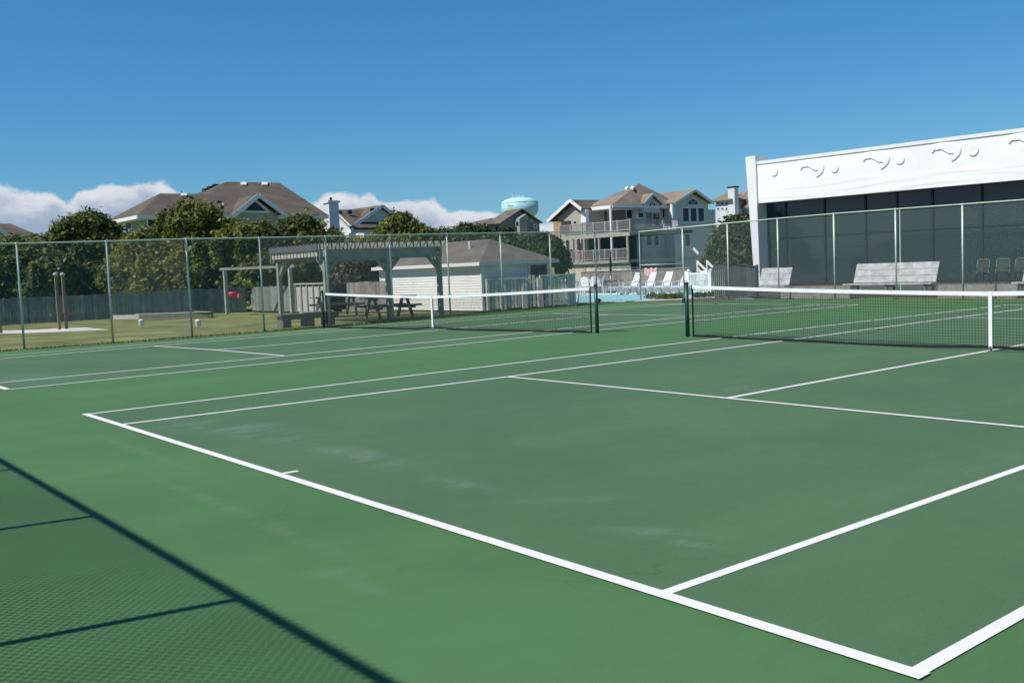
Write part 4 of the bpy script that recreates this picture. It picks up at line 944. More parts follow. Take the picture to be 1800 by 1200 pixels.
# decks: corner nearest the camera at u=1112
def deck(zf_px, z_rail_px, uc, ul, D, tag_, ur=None, dk=WOODG):
    c = far(uc, zf_px, D); yd = float(c[1]); xc = float(c[0]); z = float(c[2]); xl_ = float(ony(ul, zf_px, yd)[0]); rh = 1.05
    m = MB(); m.box(xl_,xc,yd,yP+.3,z-.28,z).build('deck_floor', dk, t)
    rr = MB(); rr.box(xl_,xc,yd-.05,yd+.05,z+rh-.08,z+rh); rr.box(xl_,xc,yd-.02,yd+.03,z+.1,z+.18)
    for i in range(int((xc-xl_)/.16)): rr.box(xl_+.16*i,xl_+.16*i+.05,yd-.012,yd+.02,z+.18,z+rh-.08)
    rr.build('railing', dk, t)
    k = 6
    for i in range(k+1):
        x = xl_+(xc-xl_)*i/k; MB().box(x-.07,x+.07,yd-.06,yd+.08,z+.001,z+rh+.05).build('railing_post', dk, t)
    if ur:
        yr = float(onx(ur, zf_px, xc)[1]); rr = MB(); rr.box(xc-.05,xc+.05,yd,yr,z+rh-.08,z+rh); rr.box(xc-.02,xc+.02,yd,yr,z+.1,z+.18)
        for i in range(int((yr-yd)/.16)): rr.box(xc-.012,xc+.012,yd+.16*i,yd+.16*i+.05,z+.18,z+rh-.08)
        MB().box(XW,xc,yP,yr,z-.28,z).build('deck_floor', dk, t)
        rr.build('railing', dk, t)
    return xl_, xc, yd, z
DW = mat('deck timber', (.36,.345,.33), .85, .12, 2, island=.08)
xl_, xc, yd, zU = deck(406, 386, 1108, 984, 92, 'upper', 1196, DW)
yd2 = yd
xl2, xc2, yd3, zL = deck(456, 438, 1105, 988, 92, 'lower', None, DW)
for i, u in enumerate((988,1008,1028,1054,1076,1104)):
    x = float(ony(u, 430, yd+.05)[0]); top = zU-.28 if u != 1076 else EZ-.4
    MB().box(x-.09,x+.09,yd-.08,yd+.10,-.5,top).build('deck_column', WHITE if u == 1076 else WOODL, t)
MB().box(xl_,xc,yd-.10,yd-.055,zU-.42,zU+.0).build('rim_board', WOODL, t)
MB().box(xl2,xc2,yd-.10,yd-.055,zL-.5,zL+.0).build('rim_board', WOODL, t)
MB().prism([ony(1022,414,yd+2.5), ony(1032,414,yd+2.5), ony(1032,440,yd+2.5), ony(1022,440,yd+2.5)],(0,.2,0)).build('white_panel', WHITE, t)
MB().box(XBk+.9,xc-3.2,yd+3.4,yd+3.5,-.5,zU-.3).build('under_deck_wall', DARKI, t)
sk = MB(); kk = int((xc-xl_)/.2)
for i in range(kk): sk.box(xl_+.2*i,xl_+.2*i+.17,yd-.03,yd+.0,-.6,zL-.52)
sk.build('skirt_boards', WG, t)
# orange new timber porch frame at left
yo = yd+.8
of = MB(); A_ = ony(975,417,yo); B_ = ony(1020,417,yo); x0_, x1_ = float(A_[0]), float(B_[0]); z_ = float(A_[2]); zb = float(ony(990,445,yo)[2])
of.box(x0_,x1_,yo-.1,yo+.1,z_,z_+.3); of.box(x0_,x0_+1.2,yo-.1,yo+1,z_+.35,z_+1.5)
for x in (x0_+.9, (x0_+x1_)/2, x1_-.3): of.box(x-.12,x+.12,yo-.08,yo+.1,zb-1,z_-.002); of.beam((x+.12,yo,zb+.3),(x+.8,yo,zb-.6),.1,.15)
of.build('new_timber_frame', ORANGE, t)
# stair handrails (white diagonals)
tr_ = thing('stair_rail', 'pair of white sloping stair handrails behind the white pool fence', 'railing', gnd(1245,505), None)
for (u0,v0,u1,v1) in ((1225,459,1243,477),(1242,459,1253,470),(1226,472,1232,478)):
    MB().beam(far(u0,v0,56),far(u1,v1,55),.07,.10).build('handrail', WHITE, tr_)
for u, v in ((1226,462),(1243,462)): 
    p = far(u,v,56); MB().box(p[0]-.04,p[0]+.04,p[1]-.04,p[1]+.04,0,p[2]).build('rail_post', WHITE, tr_)
MB().beam(far(1219,437,90),far(1228,446.5,88),.10,.2).build('stair_trim', WHITE, t)
# chairs on the deck
def deck_chair(p, rz, label):
    c = thing('deck_chair', label, 'chair', (0,0,0), 'white chairs on the upper deck')
    MB().box(-.3,.3,-.3,.3,.38,.43).build('seat', PLAST, c); MB().beam((0,.28,.43),(0,.48,1.05),.6,.05,up=(0,1,0)).build('backrest', PLAST, c)
    for x in (-.27,.27):
        for y in (-.27,.27): MB().box(x-.03,x+.03,y-.03,y+.03,0,.375).build('leg', PLAST, c)
    c.location = tuple(map(float,p)); c.rotation_euler = (0,0,rz); return c
yc1 = float(onx(1176,400,xc-1)[1]); dc = deck_chair((xc-1.2,yc1,zU), 2.0, 'white deck chair at the left on the upper deck')
copy_tree(dc, (xc-1.2, yc1+1.3, zU), 1.2, 'white deck chair at the right on the upper deck')

# --- far right house with chimney (1250-1315)
D0 = 122; c0 = far(1300,366,D0); X0 = float(c0[0]); Y0_ = float(far(1258,352,D0)[1])
t = thing('house', 'pale tower house with tall chimney beside the white column', 'house', (X0,Y0_,0), 'houses beyond the trees')
A = far(1258,353,118); Y = float(A[1]); xa = float(A[0]); B = ony(1283,352,Y); xb = float(B[0]); zt_ = float(A[2])
MB().box(xa,xb,Y,Y+5,0,zt_).build('wall', HWHITE, t)
apx = ony(1278,337.5,Y+2.2); 
roof_slab('roof', [[(xa-.5,Y-.5,zt_),(xb+.5,Y-.5,zt_),(float(apx[0]),Y+2.5,float(apx[2]))],[(xb+.5,Y-.5,zt_),(xb+.5,Y+5.5,zt_),(float(apx[0]),Y+2.5,float(apx[2]))],[(xa-.5,Y+5.5,zt_),(xa-.5,Y-.5,zt_),(float(apx[0]),Y+2.5,float(apx[2]))]], ROOFT, t)
for u0 in (1260.5,1267.5,1275):
    win_y(t, Y, u0,355.5,u0+4.5,360.5,fw=.06); win_y(t, Y, u0,364.5,u0+4.5,369.5,fw=.06)
win_y(t, Y, 1261,386,1266,391,fw=.06)
c1 = far(1288,330,116); MB().box(c1[0]-.55,c1[0]+.4,c1[1]-.2,c1[1]+.5,0,c1[2]).build('chimney', HWHITE, t)
MB().box(c1[0]-.62,c1[0]+.47,c1[1]-.27,c1[1]+.57,c1[2]+.002,c1[2]+.15).build('chimney_cap', DKMET, t)
e = far(1296,367,119); Y2 = float(e[1])
rA = [far(1296,367,119), far(1330,365,112), far(1330,332,118), far(1299,337,123)]
zz = float(rA[0][2]); zz2 = float(rA[2][2])
roof_slab('main_roof', [[(float(rA[0][0]),float(rA[0][1]),zz),(float(rA[1][0]),float(rA[1][1]),zz),(float(rA[2][0]),float(rA[2][1]),zz2),(float(rA[3][0]),float(rA[3][1]),zz2)]], ROOFT, t)
MB().prism([(float(rA[0][0]),float(rA[0][1])+.5,0),(float(rA[1][0]),float(rA[1][1])+.5,0),(float(rA[1][0]),float(rA[1][1])+.5,zz-.15),(float(rA[0][0]),float(rA[0][1])+.5,zz-.15)],(-.2,3,0)).build('main_wall', HWHITE, t)
MB().box(xb+.05,xb+3,Y+1,Y+5,0,zt_-4).build('annex_wall', HTAN, t)

# ------------------------------------------------------------------ water tower
WD = 500; c = far(914,372,WD); ppm = FPX/WD
R_t = 32.5/ppm; t = thing('water_tower', 'pale aqua water tower with low domed top above the grey house roof', 'water tower', (c[0],c[1],0))
zt = float(far(914,355.5,WD)[2]); zb = float(far(914,373,WD)[2]); h = zt-zb+1.0
prof = [(3.0,zb-7.0),(R_t*.62,zb-3.4),(R_t*.90,zb-1.2),(R_t,zb+.6),(R_t,zt-.4)]
m = MB(); m.lathe((c[0],c[1],0), prof, 48); m.build('tank', TANKB, t, True)
m = MB(); m.lathe((c[0],c[1],0), [(R_t+.05,zt-.5),(R_t+.05,zt-.2),(R_t*.88,zt+.9),(R_t*.6,zt+1.9),(R_t*.3,zt+2.4),(.5,zt+2.55)], 48); m.build('dome', TANKT, t, True)
m = MB(); m.lathe((c[0],c[1],0), [(4.5,0),(3.0,3),(2.6,zb-12),(3.2,zb-6.9)], 24); m.build('pedestal', TANKB, t, True)
for i, (du, hh) in enumerate(((-13,9),(-11,6),(-5,10),(-2,8),(0,10.5),(4,7),(7,6))):
    q = far(914+du, 352, WD); zz = zt+1.6; 
    MB().tube([(q[0],q[1],zz),(q[0],q[1],zz+hh*.9/ppm*.75+.6)], .22, 6).build('antenna', mat('pale antenna',(.5,.62,.66),.6,0), t)
# emblem and faint lettering on the sunlit side, bent to the tank
def on_tank(u, v, off=.12):
    d = ray(u, v); d = d/np.linalg.norm(d); o = CAM-np.array([c[0],c[1],0]); A = d[0]**2+d[1]**2; B = o[0]*d[0]+o[1]*d[1]; C_ = o[0]**2+o[1]**2-(R_t+off)**2
    s = (-B-math.sqrt(max(0,B*B-A*C_)))/A; return CAM+d*s
m = MB(); ring = [on_tank(897.5+4.8*math.cos(a), 368.5+5.0*math.sin(a)) for a in [2*math.pi*i/20 for i in range(20)]]
m.add([on_tank(897.5,368.5,.2)]+ring, [(0,1+(i+1)%20,1+i) for i in range(20)]); m.build('emblem', EMBY, t)
m = MB()
for i in range(7):
    u = 892+i*1.55; v = 361.0-.12*abs(i-3)**1.2*-.0
    m.add([on_tank(u,v-.9,.15), on_tank(u+.95,v-.9,.15), on_tank(u+.95,v+.7,.15), on_tank(u,v+.7,.15)], [(0,1,2,3)])
m.build('lettering', EMBD, t)

# ------------------------------------------------------------------ glass building with frieze
pL = far(1328,450,55.5); pR = far(1800,430,44.9)
e = (pR-pL); e[2] = 0; Lf = np.linalg.norm(e); e /= Lf; nrm = np.array([e[1],-e[0],0.])      # nrm faces the courts
if nrm[1] > 0: nrm = -nrm
O = np.array([pL[0],pL[1],0.])
def fac(u, v, off=0.):
    p = onplane(u, v, O+nrm*off, nrm); return float(np.dot(p-O, e)), float(p[2])
def W_(s, off, z): return tuple(O+e*s+nrm*off+np.array([0,0,z]))
def fbox(m, s0, s1, o0, o1, z0, z1): m.prism([W_(s0,o0,z0),W_(s1,o0,z0),W_(s1,o0,z1),W_(s0,o0,z1)], Vector(nrm)*(o1-o0)); return m
t = thing('glass_building', 'white building with moulded frieze over tall dark glass walls', 'building', W_(0,0,0))
FO = .75
zt0 = fac(1335,284,FO)[1]; zt1 = fac(1800,224,FO)[1]; ztp = (zt0+zt1)/2
zb0 = fac(1335,355,FO)[1]; zb1 = fac(1800,318,FO)[1]; zbt = (zb0+zb1)/2
SE = Lf+14; s0 = fac(1330,320,FO)[0]
# frieze panel with gently rolling wave bands
m = MB(); ns, nz_ = 420, 46; off = len(m.v)
for j in range(nz_+1):
    zz = zbt+(ztp-.17-zbt)*j/nz_; q = j/nz_
    for i in range(ns+1):
        s = s0+(SE-s0)*i/ns; d = 0
        for k in range(3):
            yc = .10+.12*k+.03*math.sin(s*.62+k*1.7)+.022*math.sin(s*1.37+k*2.3)
            d += .016*max(0, 1-((q-yc)/.055)**2)*(0.6+.4*math.sin(s*.8+k*2.1))
        m.v.append(W_(s, FO+d, zz))
for j in range(nz_):
    for i in range(ns):
        a = off+j*(ns+1)+i; m.f.append((a,a+1,a+ns+2,a+ns+1))
fz = m.build('frieze', FASC, t, True)
m = MB(); fbox(m, s0, SE, -.4, FO-.004, zbt+.0, ztp-.17); m.build('frieze_backing', FASC, t)
m = MB(); fbox(m, s0, SE, -.4, FO+.05, ztp-.167, ztp); m.build('parapet_cap', WHITE, t)
m = MB(); fbox(m, s0, SE, -8, -.41, ztp-.9, ztp-.3); m.build('roof', ROOFG, t)
def relief(pts, th=.075, name='relief'):
    cs_ = np.mean([q[0] for q in pts]); cz_ = np.mean([q[1] for q in pts]); k = len(pts); mm = MB(); L_ = []
    for f_, o_ in ((1., -.01), (1., th*.55), (.965, th*.9), (.90, th)): L_ += [W_(s*f_+cs_*(1-f_), FO+o_, z*f_+cz_*(1-f_)) for s, z in pts]
    fs = [tuple(range(3*k, 4*k))]
    for j in range(3): fs += [(j*k+i, j*k+(i+1)%k, (j+1)*k+(i+1)%k, (j+1)*k+i) for i in range(k)]
    mm.add(L_, fs); return mm.build(name, FASC, t)
def disc(u, v, r): s, z = fac(u, v, FO); relief([(s+r*math.cos(a), z+r*math.sin(a)) for a in [2*math.pi*i/28 for i in range(28)]], .055, 'ball_relief')
SWO = [fac(u, v, FO) for u, v in ((1404,293.5),(1407,287),(1413,284),(1421,282),(1430,281.5),(1438,283),(1446,286),(1450.5,290),(1450.5,296),(1448,303),(1443,309),(1436.5,313),(1440,306),(1442,301),(1438,300),(1432,299.5),(1427,296.5),(1422,293.2),(1418,292.2),(1414,293.4),(1410,293.2),(1407.5,294.5),(1406,298))]
REF = fac(1424, 293, FO)
def swoosh(u, v):
    """leaping shape: hooked nose at left, arched back, curled tail at right"""
    s, z = fac(u, v, FO); relief([(s+(a-REF[0])*.95, z+(b-REF[1])*.95) for a, b in SWO], .055, 'swoosh_relief')
disc(1361,302,.23)
for (su, sv, du, dv) in ((1424,293,1467,295),(1536,278.5,1582,280),(1659,263,1711,265),(1797,246,1853,248),(1960,226,2020,228)):
    swoosh(su, sv); disc(du, dv, .24)
# end column, slightly tapered
cA = [fac(1312.5,281,FO), fac(1330,281,FO), fac(1338.5,501,FO), fac(1330.5,502,FO)]
zc = cA[0][1]
m = MB(); pts = [(cA[3][0]-.05,0.),(cA[2][0],0.),(cA[1][0]-.003,zc+.05),(cA[0][0],zc+.05)]
m.prism([W_(s, -.2, z) for s, z in pts], Vector(nrm)*(.2+FO+.12)); m.build('end_column', WHITE, t)
m = MB(); fbox(m, cA[0][0], cA[1][0]-.003, -.2, FO+.125, zc+.052, zc+.14); m.build('column_cap', WHITE, t)
# glass
gs = [fac(u, 345, 0)[0] for u in (1381,1449.5,1521.5,1577,1639.5,1726.5)]; dS = (gs[-1]-gs[0])/5
gl = [gs[0]-dS]+gs+[gs[-1]+dS*k for k in range(1, 9)]; gl[0] = fac(1342,345,0)[0]
GL = mat('tinted curtain glass', (.024,.040,.048), .04, 0, spec=.6)
for i in range(len(gl)-1):
    m = MB(); fbox(m, gl[i]+.05, gl[i+1]-.05, -.04, 0, .12, zbt+.3); m.build('window_pane', GL, t)
for s in gl:
    m = MB(); fbox(m, s-.048, s+.048, -.08, .06, .05, zbt+.3); m.build('mullion', DKMET, t)
zt_ = fac(1600,405,0)[1]
m = MB(); fbox(m, gl[0]-.05, gl[-1], -.06, .045, zt_-.03, zt_+.03); m.build('transom', DKMET, t)
m = MB(); fbox(m, gl[0]-.05, gl[-1], -.1, .05, -.05, .118); m.build('sill', DKMET, t)
m = MB(); fbox(m, gl[0], gl[-1], -.5, -.3, 0, zbt+.3); m.build('dark_interior', DARKI, t)
# patio in front
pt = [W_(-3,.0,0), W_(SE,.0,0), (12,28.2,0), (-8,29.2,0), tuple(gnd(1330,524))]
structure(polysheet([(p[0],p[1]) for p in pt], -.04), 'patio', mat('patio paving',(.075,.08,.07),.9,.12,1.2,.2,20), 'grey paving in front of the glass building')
# low timber edging
t = thing('timber_edging', 'low timber retaining edge in front of the benches', 'edging', gnd(1400,522))
a = gnd(1372,519.5); b_ = gnd(1800,519)
ye = 28.35
for ua, ub in ((1372,1494),(1648,1788)):
    xa_, xb_ = float(ony(ua,515,ye)[0]), float(ony(ub,515,ye)[0])
    MB().box(xa_,xb_,ye,ye+.14,-.05,.20).build('lower_timber', WOODG, t)
    MB().box(xa_,xb_,ye+.02,ye+.16,.202,.40).build('upper_timber', WOODG, t)

# ------------------------------------------------------------------ slat benches by the glass
def big_bench(u0, u1, vt, vs, label, yb=31.0):
    """backrest boards facing the courts; u0..u1 left/right of the backrest at seat height"""
    xa = float(ony(u0, vs, yb)[0]); xb = float(ony(u1, vs, yb)[0]); zs = float(ony((u0+u1)/2, vs, yb)[2])
    zt_ = float(ony((u0+u1)/2, vt, yb+.25)[2])
    t = thing('park_bench', label, 'bench', (xa, yb, 0), 'silvery timber benches by the glass building')
    for i in range(3):
        f0 = (i+.02)/3; f1 = (i+.97)/3
        m = MB(); y0, y1 = yb+.28*f0, yb+.28*f1; z0, z1 = zs+.02+(zt_-zs-.02)*f0, zs+.02+(zt_-zs-.02)*f1
        m.prism([(xa,y0,z0),(xb,y0,z0),(xb,y1,z1),(xa,y1,z1)], (0,.045,-.012)); m.build('back_board', SEATW, t)
    for i in range(3): MB().box(xa-.12,xb+.12,yb-.55+i*.17,yb-.55+i*.17+.15,zs-.05,zs).build('seat_board', SEATW, t)
    k = 3
    for i in range(k):
        x = xa+.15+(xb-xa-.3)*i/(k-1)
        m = MB(); m.box(x-.045,x+.045,yb-.5,yb-.40,0,zs-.052); m.beam((x,yb+.02,0.0),(x,yb+.30,zt_-.03),.08,.05,up=(0,1,0)); m.box(x-.04,x+.04,yb-.5,yb+.04,zs-.14,zs-.052); m.build('leg', WOODT, t)
    return t
big_bench(1500,1645,461.5,497,'long silvery bench standing in front of the tall glass wall', 31.2)
big_bench(1334,1387,470.5,502,'shorter silvery bench beside the white end column', 34.5)
big_bench(1797,1920,457,494,'silvery bench cut off by the right edge of the photo', 31.2)
def reflection_chair(p, label, rz=0):  # solid dim chairs added in place of chair reflections in the glass
    c = thing('reflection_chair', label, 'chair', (0,0,0), 'dim chairs standing for reflections along the glass')
    MB().box(-.26,.26,-.25,.25,.42,.46).build('seat', DKMET, c)
    m = MB(); m.beam((0,.25,.5),(0,.36,.98),.50,.02,up=(0,1,0)); m.build('backrest', mat('dark green mesh',(.03,.045,.038),.7,.1), c)
    MB().tube([(-.27,.25,.46),(-.27,.37,1.0),(-.2,.38,1.05),(.2,.38,1.05),(.27,.37,1.0),(.27,.25,.46)], .018, 6).build('back_frame', mat('pale green tube',(.16,.24,.2),.5,0), c)
    for s in (-1,1):
        MB().tube([(s*.27,-.28,0),(s*.27,-.2,.66),(s*.27,.28,.68)], .016, 6).build('arm', DKMET, c)
        MB().tube([(s*.25,.24,.44),(s*.28,.38,0)], .016, 6).build('leg', DKMET, c)
    c.location = tuple(map(float,p)); c.rotation_euler = (0,0,rz); return c
yb = 39.5
xs = [float(ony(u, 497, yb)[0]) for u in (1722,1757,1790)]
pc0 = reflection_chair((xs[0],yb,0), 'dim chair standing for a reflection nearest the middle of the glass wall', 0)
copy_tree(pc0, (xs[1],yb+.1,0), .15, 'dim chair standing for a reflection between two others before the glass')
copy_tree(pc0, (xs[2],yb-.1,0), -.1, 'dim chair standing for a reflection beside the cut off right hand bench')
px_ = ony(1583,480,34.0); MB().tube([(px_[0],34.0,0),(px_[0],34.0,float(ony(1581,369,34.0)[2]))], .03, 8).build('metal_pole', GALV, label='thin grey pole behind the long bench fence section', category='pole', origin=(px_[0],34.0,0))  # plain metal pole, carries no lamp

# ------------------------------------------------------------------ pool furniture
def lounger(p, rz, label):
    c = thing('sun_lounger', label, 'sun lounger', (0,0,0), 'white sun loungers lined up beside the pool')
    m = MB()
    for s in (-.3,.3): m.box(s-.03,s+.03,-.95,.45,.30,.36)
    m.build('frame', PLAST, c)
    m = MB()
    for i in range(11): m.box(-.28,.28,-.94+i*.12,-.94+i*.12+.10,.361,.38)
    m.build('seat_slats', PLAST, c)
    m = MB(); a = Vector((0,.40,.38)); b_ = Vector((0,.72,1.04)); 
    for i in range(6):
        q0 = a.lerp(b_, i/6+.01); q1 = a.lerp(b_, (i+1)/6-.015); m.beam(q0, q1, .56-.05*max(0,i-3), .025, up=(0,1,0))
    for s in (-.29,.29): m.beam(a+Vector((s,0,-.02)), b_+Vector((s*.8,0,0)), .045, .05, up=(0,1,0))
    m.build('backrest', PLAST, c)
    for s in (-.3,.3):
        m = MB(); m.beam((s,-.7,.31),(s,-.82,0),.05,.07,up=(0,1,0)); m.build('leg', PLAST, c)
        m = MB(); m.beam((s,.3,.31),(s,.42,0),.05,.07,up=(0,1,0)); m.build('leg', PLAST, c)
        m = MB(); m.beam((s*1.08,-.05,.55),(s*1.08,.48,.60),.06,.03); m.box(s*1.08-.02,s*1.08+.02,-.03,.02,.33,.55); m.build('armrest', PLAST, c)
    c.location = tuple(map(float,p)); c.rotation_euler = (0,0,rz); return c
LB = ['first white lounger from the left, beside the round table','second white lounger from the left, behind a fence post','white lounger just right of the pink towel','fourth white lounger from the left by the pool','last white lounger partly behind the white vinyl fence']
l0 = None
for i, u in enumerate((1103,1130,1159,1188,1217)):
    p = gnd(u, 516.5); p = p; p[2] = 0
    rz = math.radians(-12)
    if l0 is None: l0 = lounger(p, rz, LB[0])
    else: copy_tree(l0, p, rz+random.uniform(-.08,.08), LB[i])
def resin_chair(p, rz, label):
    c = thing('resin_chair', label, 'chair', (0,0,0), 'white chairs round the pool table')
    MB().box(-.24,.24,-.24,.22,.40,.43).build('seat', PLAST, c)
    m = MB(); pts = [(x,.22+.0,z) for x,z in ((-.22,.43),(.22,.43),(.25,.75),(.17,.88),(0,.92),(-.17,.88),(-.25,.75))]; m.prism(pts,(0,.03,0)); m.build('backrest', PLAST, c)
    for s in (-1,1):
        m = MB(); m.tube([(s*.26,-.26,0),(s*.25,-.2,.64),(s*.26,.2,.66),(s*.27,.27,0)], .024, 6); m.build('leg_frame', PLAST, c)
    c.location = tuple(map(float,p)); c.rotation_euler = (0,0,rz); return c
CH = [(1024,517,.3,'white resin chair at the left end of the pool chairs'),(1035,517,-.5,'white resin chair second from the left by the pool'),(1047,516,.9,'white resin chair in front of the round table'),(1057,516,-1.2,'white resin chair touching the round table'),(1082,515,2.4,'white resin chair right of the closed umbrella')]
r0 = None
for u, v, a, lb_ in CH:
    p = gnd(u, v); p[2] = 0
    if r0 is None: r0 = resin_chair(p, a, lb_)
    else: copy_tree(r0, p, a, lb_)
p = gnd(1040,514); t = thing('resin_table', 'white oval resin table among the pool chairs', 'table', (p[0],p[1],0))
MB().lathe((p[0],p[1],.68), [(.60,0),(.62,.02),(.60,.04)], 24).build('tabletop', PLAST, t)
for k in range(4):
    a = .8+k*math.pi/2; MB().tube([(p[0]+.4*math.cos(a),p[1]+.4*math.sin(a),.69),(p[0]+.5*math.cos(a),p[1]+.5*math.sin(a),0)],.03,6).build('leg', PLAST, t)
p = gnd(1075,515); t = thing('umbrella_table', 'dark round table holding a closed black umbrella', 'table', (p[0],p[1],0))
MB().lathe((p[0],p[1],.62), [(.62,0),(.64,.02),(.62,.04)], 24).build('tabletop', DKMET, t)
MB().lathe((p[0],p[1],0), [(.28,0),(.26,.06),(.05,.10),(.05,.62)], 16).build('base', DKMET, t)
t = thing('patio_umbrella', 'closed black umbrella standing in the dark round table', 'umbrella', (p[0],p[1],.66))
MB().tube([(p[0],p[1],.66),(p[0],p[1],2.25)], .02, 8).build('pole', DKMET, t)
MB().lathe((p[0],p[1],1.15), [(.03,0),(.075,.05),(.06,.5),(.03,1.05),(.01,1.12)], 10).build('canopy', BLACK, t, True)
# wooden fence behind the pool
w0 = gnd(1030,503); w1 = gnd(1212,498)
pf = board_fence(gnd(1022,506), gnd(1214,500), 1.05, 'weathered board fence behind the pool loungers', .15, mat('pool fence boards',(.30,.275,.25),.9,.2,3,island=.2), posts=False, top_cap=WOODL)
p = gnd(1146,503.5); m = MB(); n_ = 12
for i in range(n_):
    for j in range(6):
        pass
vv = []; ff = []
dd = (gnd(1214,500)-gnd(1022,506)); dd /= np.linalg.norm(dd); nn = np.array([dd[1],-dd[0],0.]); nn = nn if nn[1] < 0 else -nn
m = MB()
for i in range(n_+1):
    for j in range(7):
        s = (i/n_-.5)*.85; z = 1.14-.50*j/6+.06*math.sin(i*1.3); q = p+dd*s+nn*(.08+.03*math.sin(i*1.9+j*.4)); m.v.append((q[0],q[1],z-.05*abs(s)))
for i in range(n_):
    for j in range(6): a = i*7+j; m.f.append((a,a+7,a+8,a+1))
o = m.build('pool_towel', PINK, None, True, label='pink towel hung on the board fence behind the loungers', category='towel', origin=(p[0],p[1],.5))
sm = o.modifiers.new('thick', 'SOLIDIFY'); sm.thickness = .02
# white vinyl fence + dark picket fence
a, b_ = gnd(1211,516.5), gnd(1250,518)
t = thing('vinyl_fence', 'white vinyl fence section with capped posts beside the pool', 'fence', a)
hv = .98
for q in (a, b_): 
    pp = MB().box(q[0]-.07,q[0]+.07,q[1]-.07,q[1]+.07,0,hv+.08).build('post', PLAST, t); MB().lathe((q[0],q[1],hv+.082),[(.1,0),(.1,.03),(.01,.09)],4).build('post_cap', PLAST, pp)
a = Vector(a); b_ = Vector(b_)
MB().beam(a+Vector((0,0,hv-.05)),b_+Vector((0,0,hv-.05)),.05,.10).build('top_rail', PLAST, t)
MB().beam(a+Vector((0,0,.12)),b_+Vector((0,0,.12)),.05,.10).build('bottom_rail', PLAST, t)
m = MB(); k = 15
for i in range(k): c = a.lerp(b_, (i+.5)/k); m.beam(c+Vector((0,0,.17)),c+Vector((0,0,hv-.10)),.02,.07,up=(b_-a).normalized())
m.build('pickets', PLAST, t)
a, b_ = Vector(gnd(1256,523)), Vector(gnd(1334,521)); h_ = 1.28
t = thing('picket_fence', 'dark picket fence beside the white column', 'fence', a)
m = MB(); k = 26
for i in range(k): c = a.lerp(b_, (i+.5)/k); m.beam(c,c+Vector((0,0,h_+.05*math.sin(i*.5))),.02,.085,up=(b_-a).normalized())
m.build('pickets', mat('dark grey pickets',(.10,.11,.11),.8,.15,3,island=.3), t)
for z in (.25, 1.0): MB().beam(a+Vector((0,.04,z)),b_+Vector((0,.04,z)),.04,.08).build('rail', WOODF, t)
m = MB()
for i in (0,1,2,3,4,5): c = a.lerp(b_, .03+i*.045)+Vector((0,-.05,0)); m.tube([c+Vector((0,0,.05)),c+Vector((0,0,1.12))],.012,5)
m.build('metal_bars', GALV, t)

# ------------------------------------------------------------------ light and sky
EL = math.radians(50.0); AZ = math.atan2(.178, .984)      # light travels toward (+x*.178, +y*.984)
ld = Vector((math.sin(AZ)*math.cos(EL), math.cos(AZ)*math.cos(EL), -math.sin(EL)))
sl = bpy.data.lights.new('sun', 'SUN'); sl.energy = 4.55; sl.angle = math.radians(.53); sl.color = (1, .955, .88)
so = bpy.data.objects.new('sun', sl); COL.objects.link(so); so.rotation_euler = ld.to_track_quat('-Z', 'Y').to_euler(); so.location = (0,-10,30)
w = bpy.data.worlds.new('World'); SC.world = w; w.use_nodes = True; N = w.node_tree.nodes; L = w.node_tree.links
bg = N['Background']; bg.inputs['Strength'].default_value = .10
sky = N.new('ShaderNodeTexSky'); sky.sky_type = 'NISHITA'; sky.sun_disc = False; sky.sun_elevation = EL
sky.sun_rotation = math.pi+AZ; sky.air_density = 1.0; sky.dust_density = .25; sky.ozone_density = 2.0; sky.altitude = 0
hsv = N.new('ShaderNodeHueSaturation'); hsv.inputs['Saturation'].default_value = 1.12; L.new(sky.outputs['Color'], hsv.inputs['Color'])
sepc = N.new('ShaderNodeSeparateColor'); L.new(hsv.outputs[0], sepc.inputs[0]); cmbc = N.new('ShaderNodeCombineColor')
for ch_, (k_, p_) in enumerate(((.445,1.12),(.662,.80),(.867,.65))):      # clearer, bluer air than the default model
    a_ = N.new('ShaderNodeMath'); a_.operation = 'MULTIPLY'; a_.inputs[1].default_value = .1; L.new(sepc.outputs[ch_], a_.inputs[0])
    b2_ = N.new('ShaderNodeMath'); b2_.operation = 'POWER'; b2_.inputs[1].default_value = p_; L.new(a_.outputs[0], b2_.inputs[0])
    c_ = N.new('ShaderNodeMath'); c_.operation = 'MULTIPLY'; c_.inputs[1].default_value = 10*k_; L.new(b2_.outputs[0], c_.inputs[0]); L.new(c_.outputs[0], cmbc.inputs[ch_])
tc = N.new('ShaderNodeTexCoord'); sx = N.new('ShaderNodeSeparateXYZ'); L.new(tc.outputs['Generated'], sx.inputs[0])
def mth(op, a, b=None, c=None, clamp=False):
    n = N.new('ShaderNodeMath'); n.operation = op; n.use_clamp = clamp
    for i, q in enumerate((a, b, c)):
        if q is None: continue
        if isinstance(q, (int, float)): n.inputs[i].default_value = q
        else: L.new(q, n.inputs[i])
    return n.outputs[0]
def mapr(v, a, b, c, d, smooth=True):
    n = N.new('ShaderNodeMapRange'); n.interpolation_type = 'SMOOTHSTEP' if smooth else 'LINEAR'; L.new(v, n.inputs['Value'])
    n.inputs['From Min'].default_value = a; n.inputs['From Max'].default_value = b; n.inputs['To Min'].default_value = c; n.inputs['To Max'].default_value = d; return n.outputs['Result']
az = mth('ARCTAN2', sx.outputs['X'], sx.outputs['Y'])      # 0 = +Y, negative to the left
el = mth('ARCSINE', sx.outputs['Z'])
cmb = N.new('ShaderNodeCombineXYZ'); L.new(az, cmb.inputs[0]); L.new(mth('MULTIPLY', el, 1.25), cmb.inputs[1]); cmb.inputs[2].default_value = 3.7
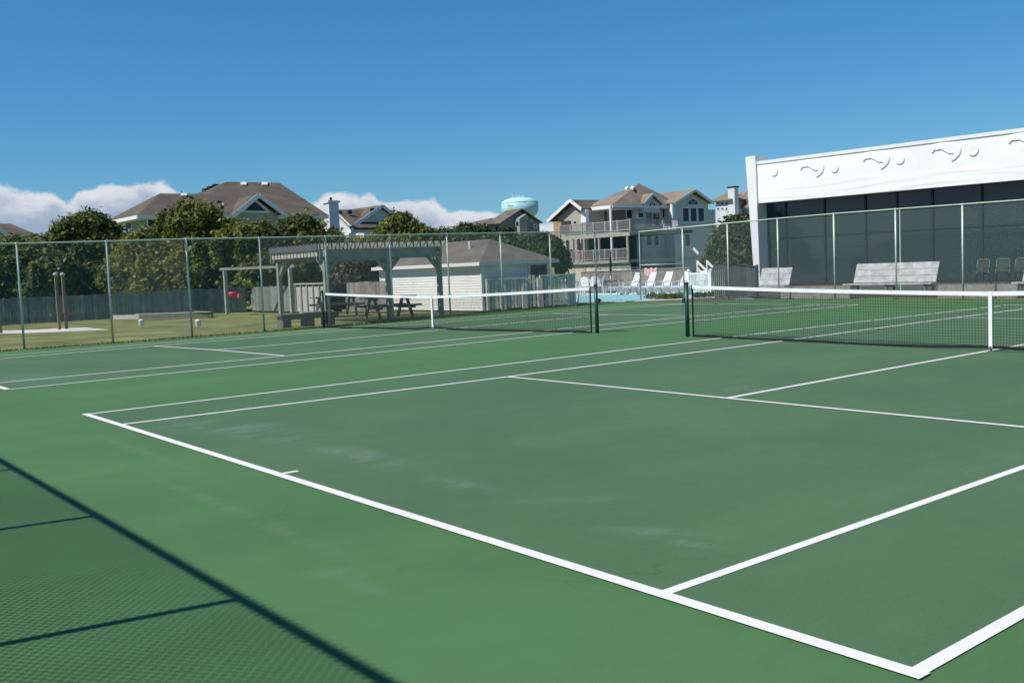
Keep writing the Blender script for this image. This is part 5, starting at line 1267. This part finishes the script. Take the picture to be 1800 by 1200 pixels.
def nzs(scale, det, rough=.5, dist=0.):
    n = N.new('ShaderNodeTexNoise'); n.inputs['Scale'].default_value = scale; n.inputs['Detail'].default_value = det; n.inputs['Roughness'].default_value = rough; n.inputs['Distortion'].default_value = dist
    L.new(cmb.outputs[0], n.inputs['Vector']); return n.outputs['Fac']
n1 = nzs(7, 2); n2 = nzs(24, 6, .6, .2); n3 = nzs(26, 6, .6, .3); n4 = nzs(70, 3, .5)
cur = N.new('ShaderNodeFloatCurve'); L.new(mapr(az, -1.5, -.7, 0, 1, False), cur.inputs['Value'])
pts = cur.mapping.curves[0].points
def azu(u): return (YAW+math.atan((u-900)/FPX)+1.5)/.8
prof_ = [(-100,.108),(10,.111),(60,.104),(110,.103),(140,.094),(160,.103),(230,.107),(300,.106),(335,.094),(370,.090),(400,.088),(520,.080),(560,.084),(610,.089),(660,.086),(690,.079),(770,.078),(800,.068),(850,.067),(880,.064),(930,.054),(975,.050),(1000,.034),(1030,.0)]
pts[0].location = (0, .09*5); pts[1].location = (1, 0)
for u_, v_ in prof_:
    x_ = azu(u_)
    if 0.01 < x_ < .99: pts.new(x_, (v_-.008)*math.cos(math.atan((u_-900)/FPX))*5)
cur.mapping.update()
top = mth('ADD', mth('DIVIDE', cur.outputs[0], 5.), mth('ADD', mth('MULTIPLY', mth('SUBTRACT', n2, .5), .020), mth('MULTIPLY', mth('SUBTRACT', n4, .5), .012)))
dpt = mth('SUBTRACT', top, el)
edge = mapr(dpt, -.0015, .0045, 0, 1)
low = mth('SUBTRACT', top, mth('ADD', .046, mth('MULTIPLY', mth('SUBTRACT', n1, .5), .05)))
fade = mapr(mth('SUBTRACT', el, low), -.014, .018, 0.45, 1)
anyc = mapr(az, -.865, -.82, 1, 0)
mask = mth('MULTIPLY', mth('MULTIPLY', edge, fade), mth('MULTIPLY', anyc, .95))
lit = mth('MULTIPLY', mapr(mth('ADD', dpt, mth('MULTIPLY', mth('SUBTRACT', n3, .5), .055)), .001, .032, 1, 0), 1.0)
ccol = N.new('ShaderNodeMix'); ccol.data_type = 'RGBA'; L.new(lit, ccol.inputs[0]); ccol.inputs[6].default_value = (3.3, 4.1, 5.6, 1); ccol.inputs[7].default_value = (7.4, 7.7, 8.1, 1)
fin = N.new('ShaderNodeMix'); fin.data_type = 'RGBA'; L.new(mask, fin.inputs[0]); zen = N.new('ShaderNodeVectorMath'); zen.operation = 'SCALE'; L.new(cmbc.outputs[0], zen.inputs[0]); L.new(mapr(el, .38, 1.0, 1, .42), zen.inputs['Scale']); L.new(zen.outputs[0], fin.inputs[6]); L.new(ccol.outputs[2], fin.inputs[7])
L.new(fin.outputs[2], bg.inputs['Color'])
SC.view_settings.view_transform = 'Standard'; SC.view_settings.look = 'None'; SC.view_settings.exposure = 0; SC.view_settings.gamma = 1
SC.render.engine = 'CYCLES'
SC.render.resolution_x = 1024; SC.render.resolution_y = 682
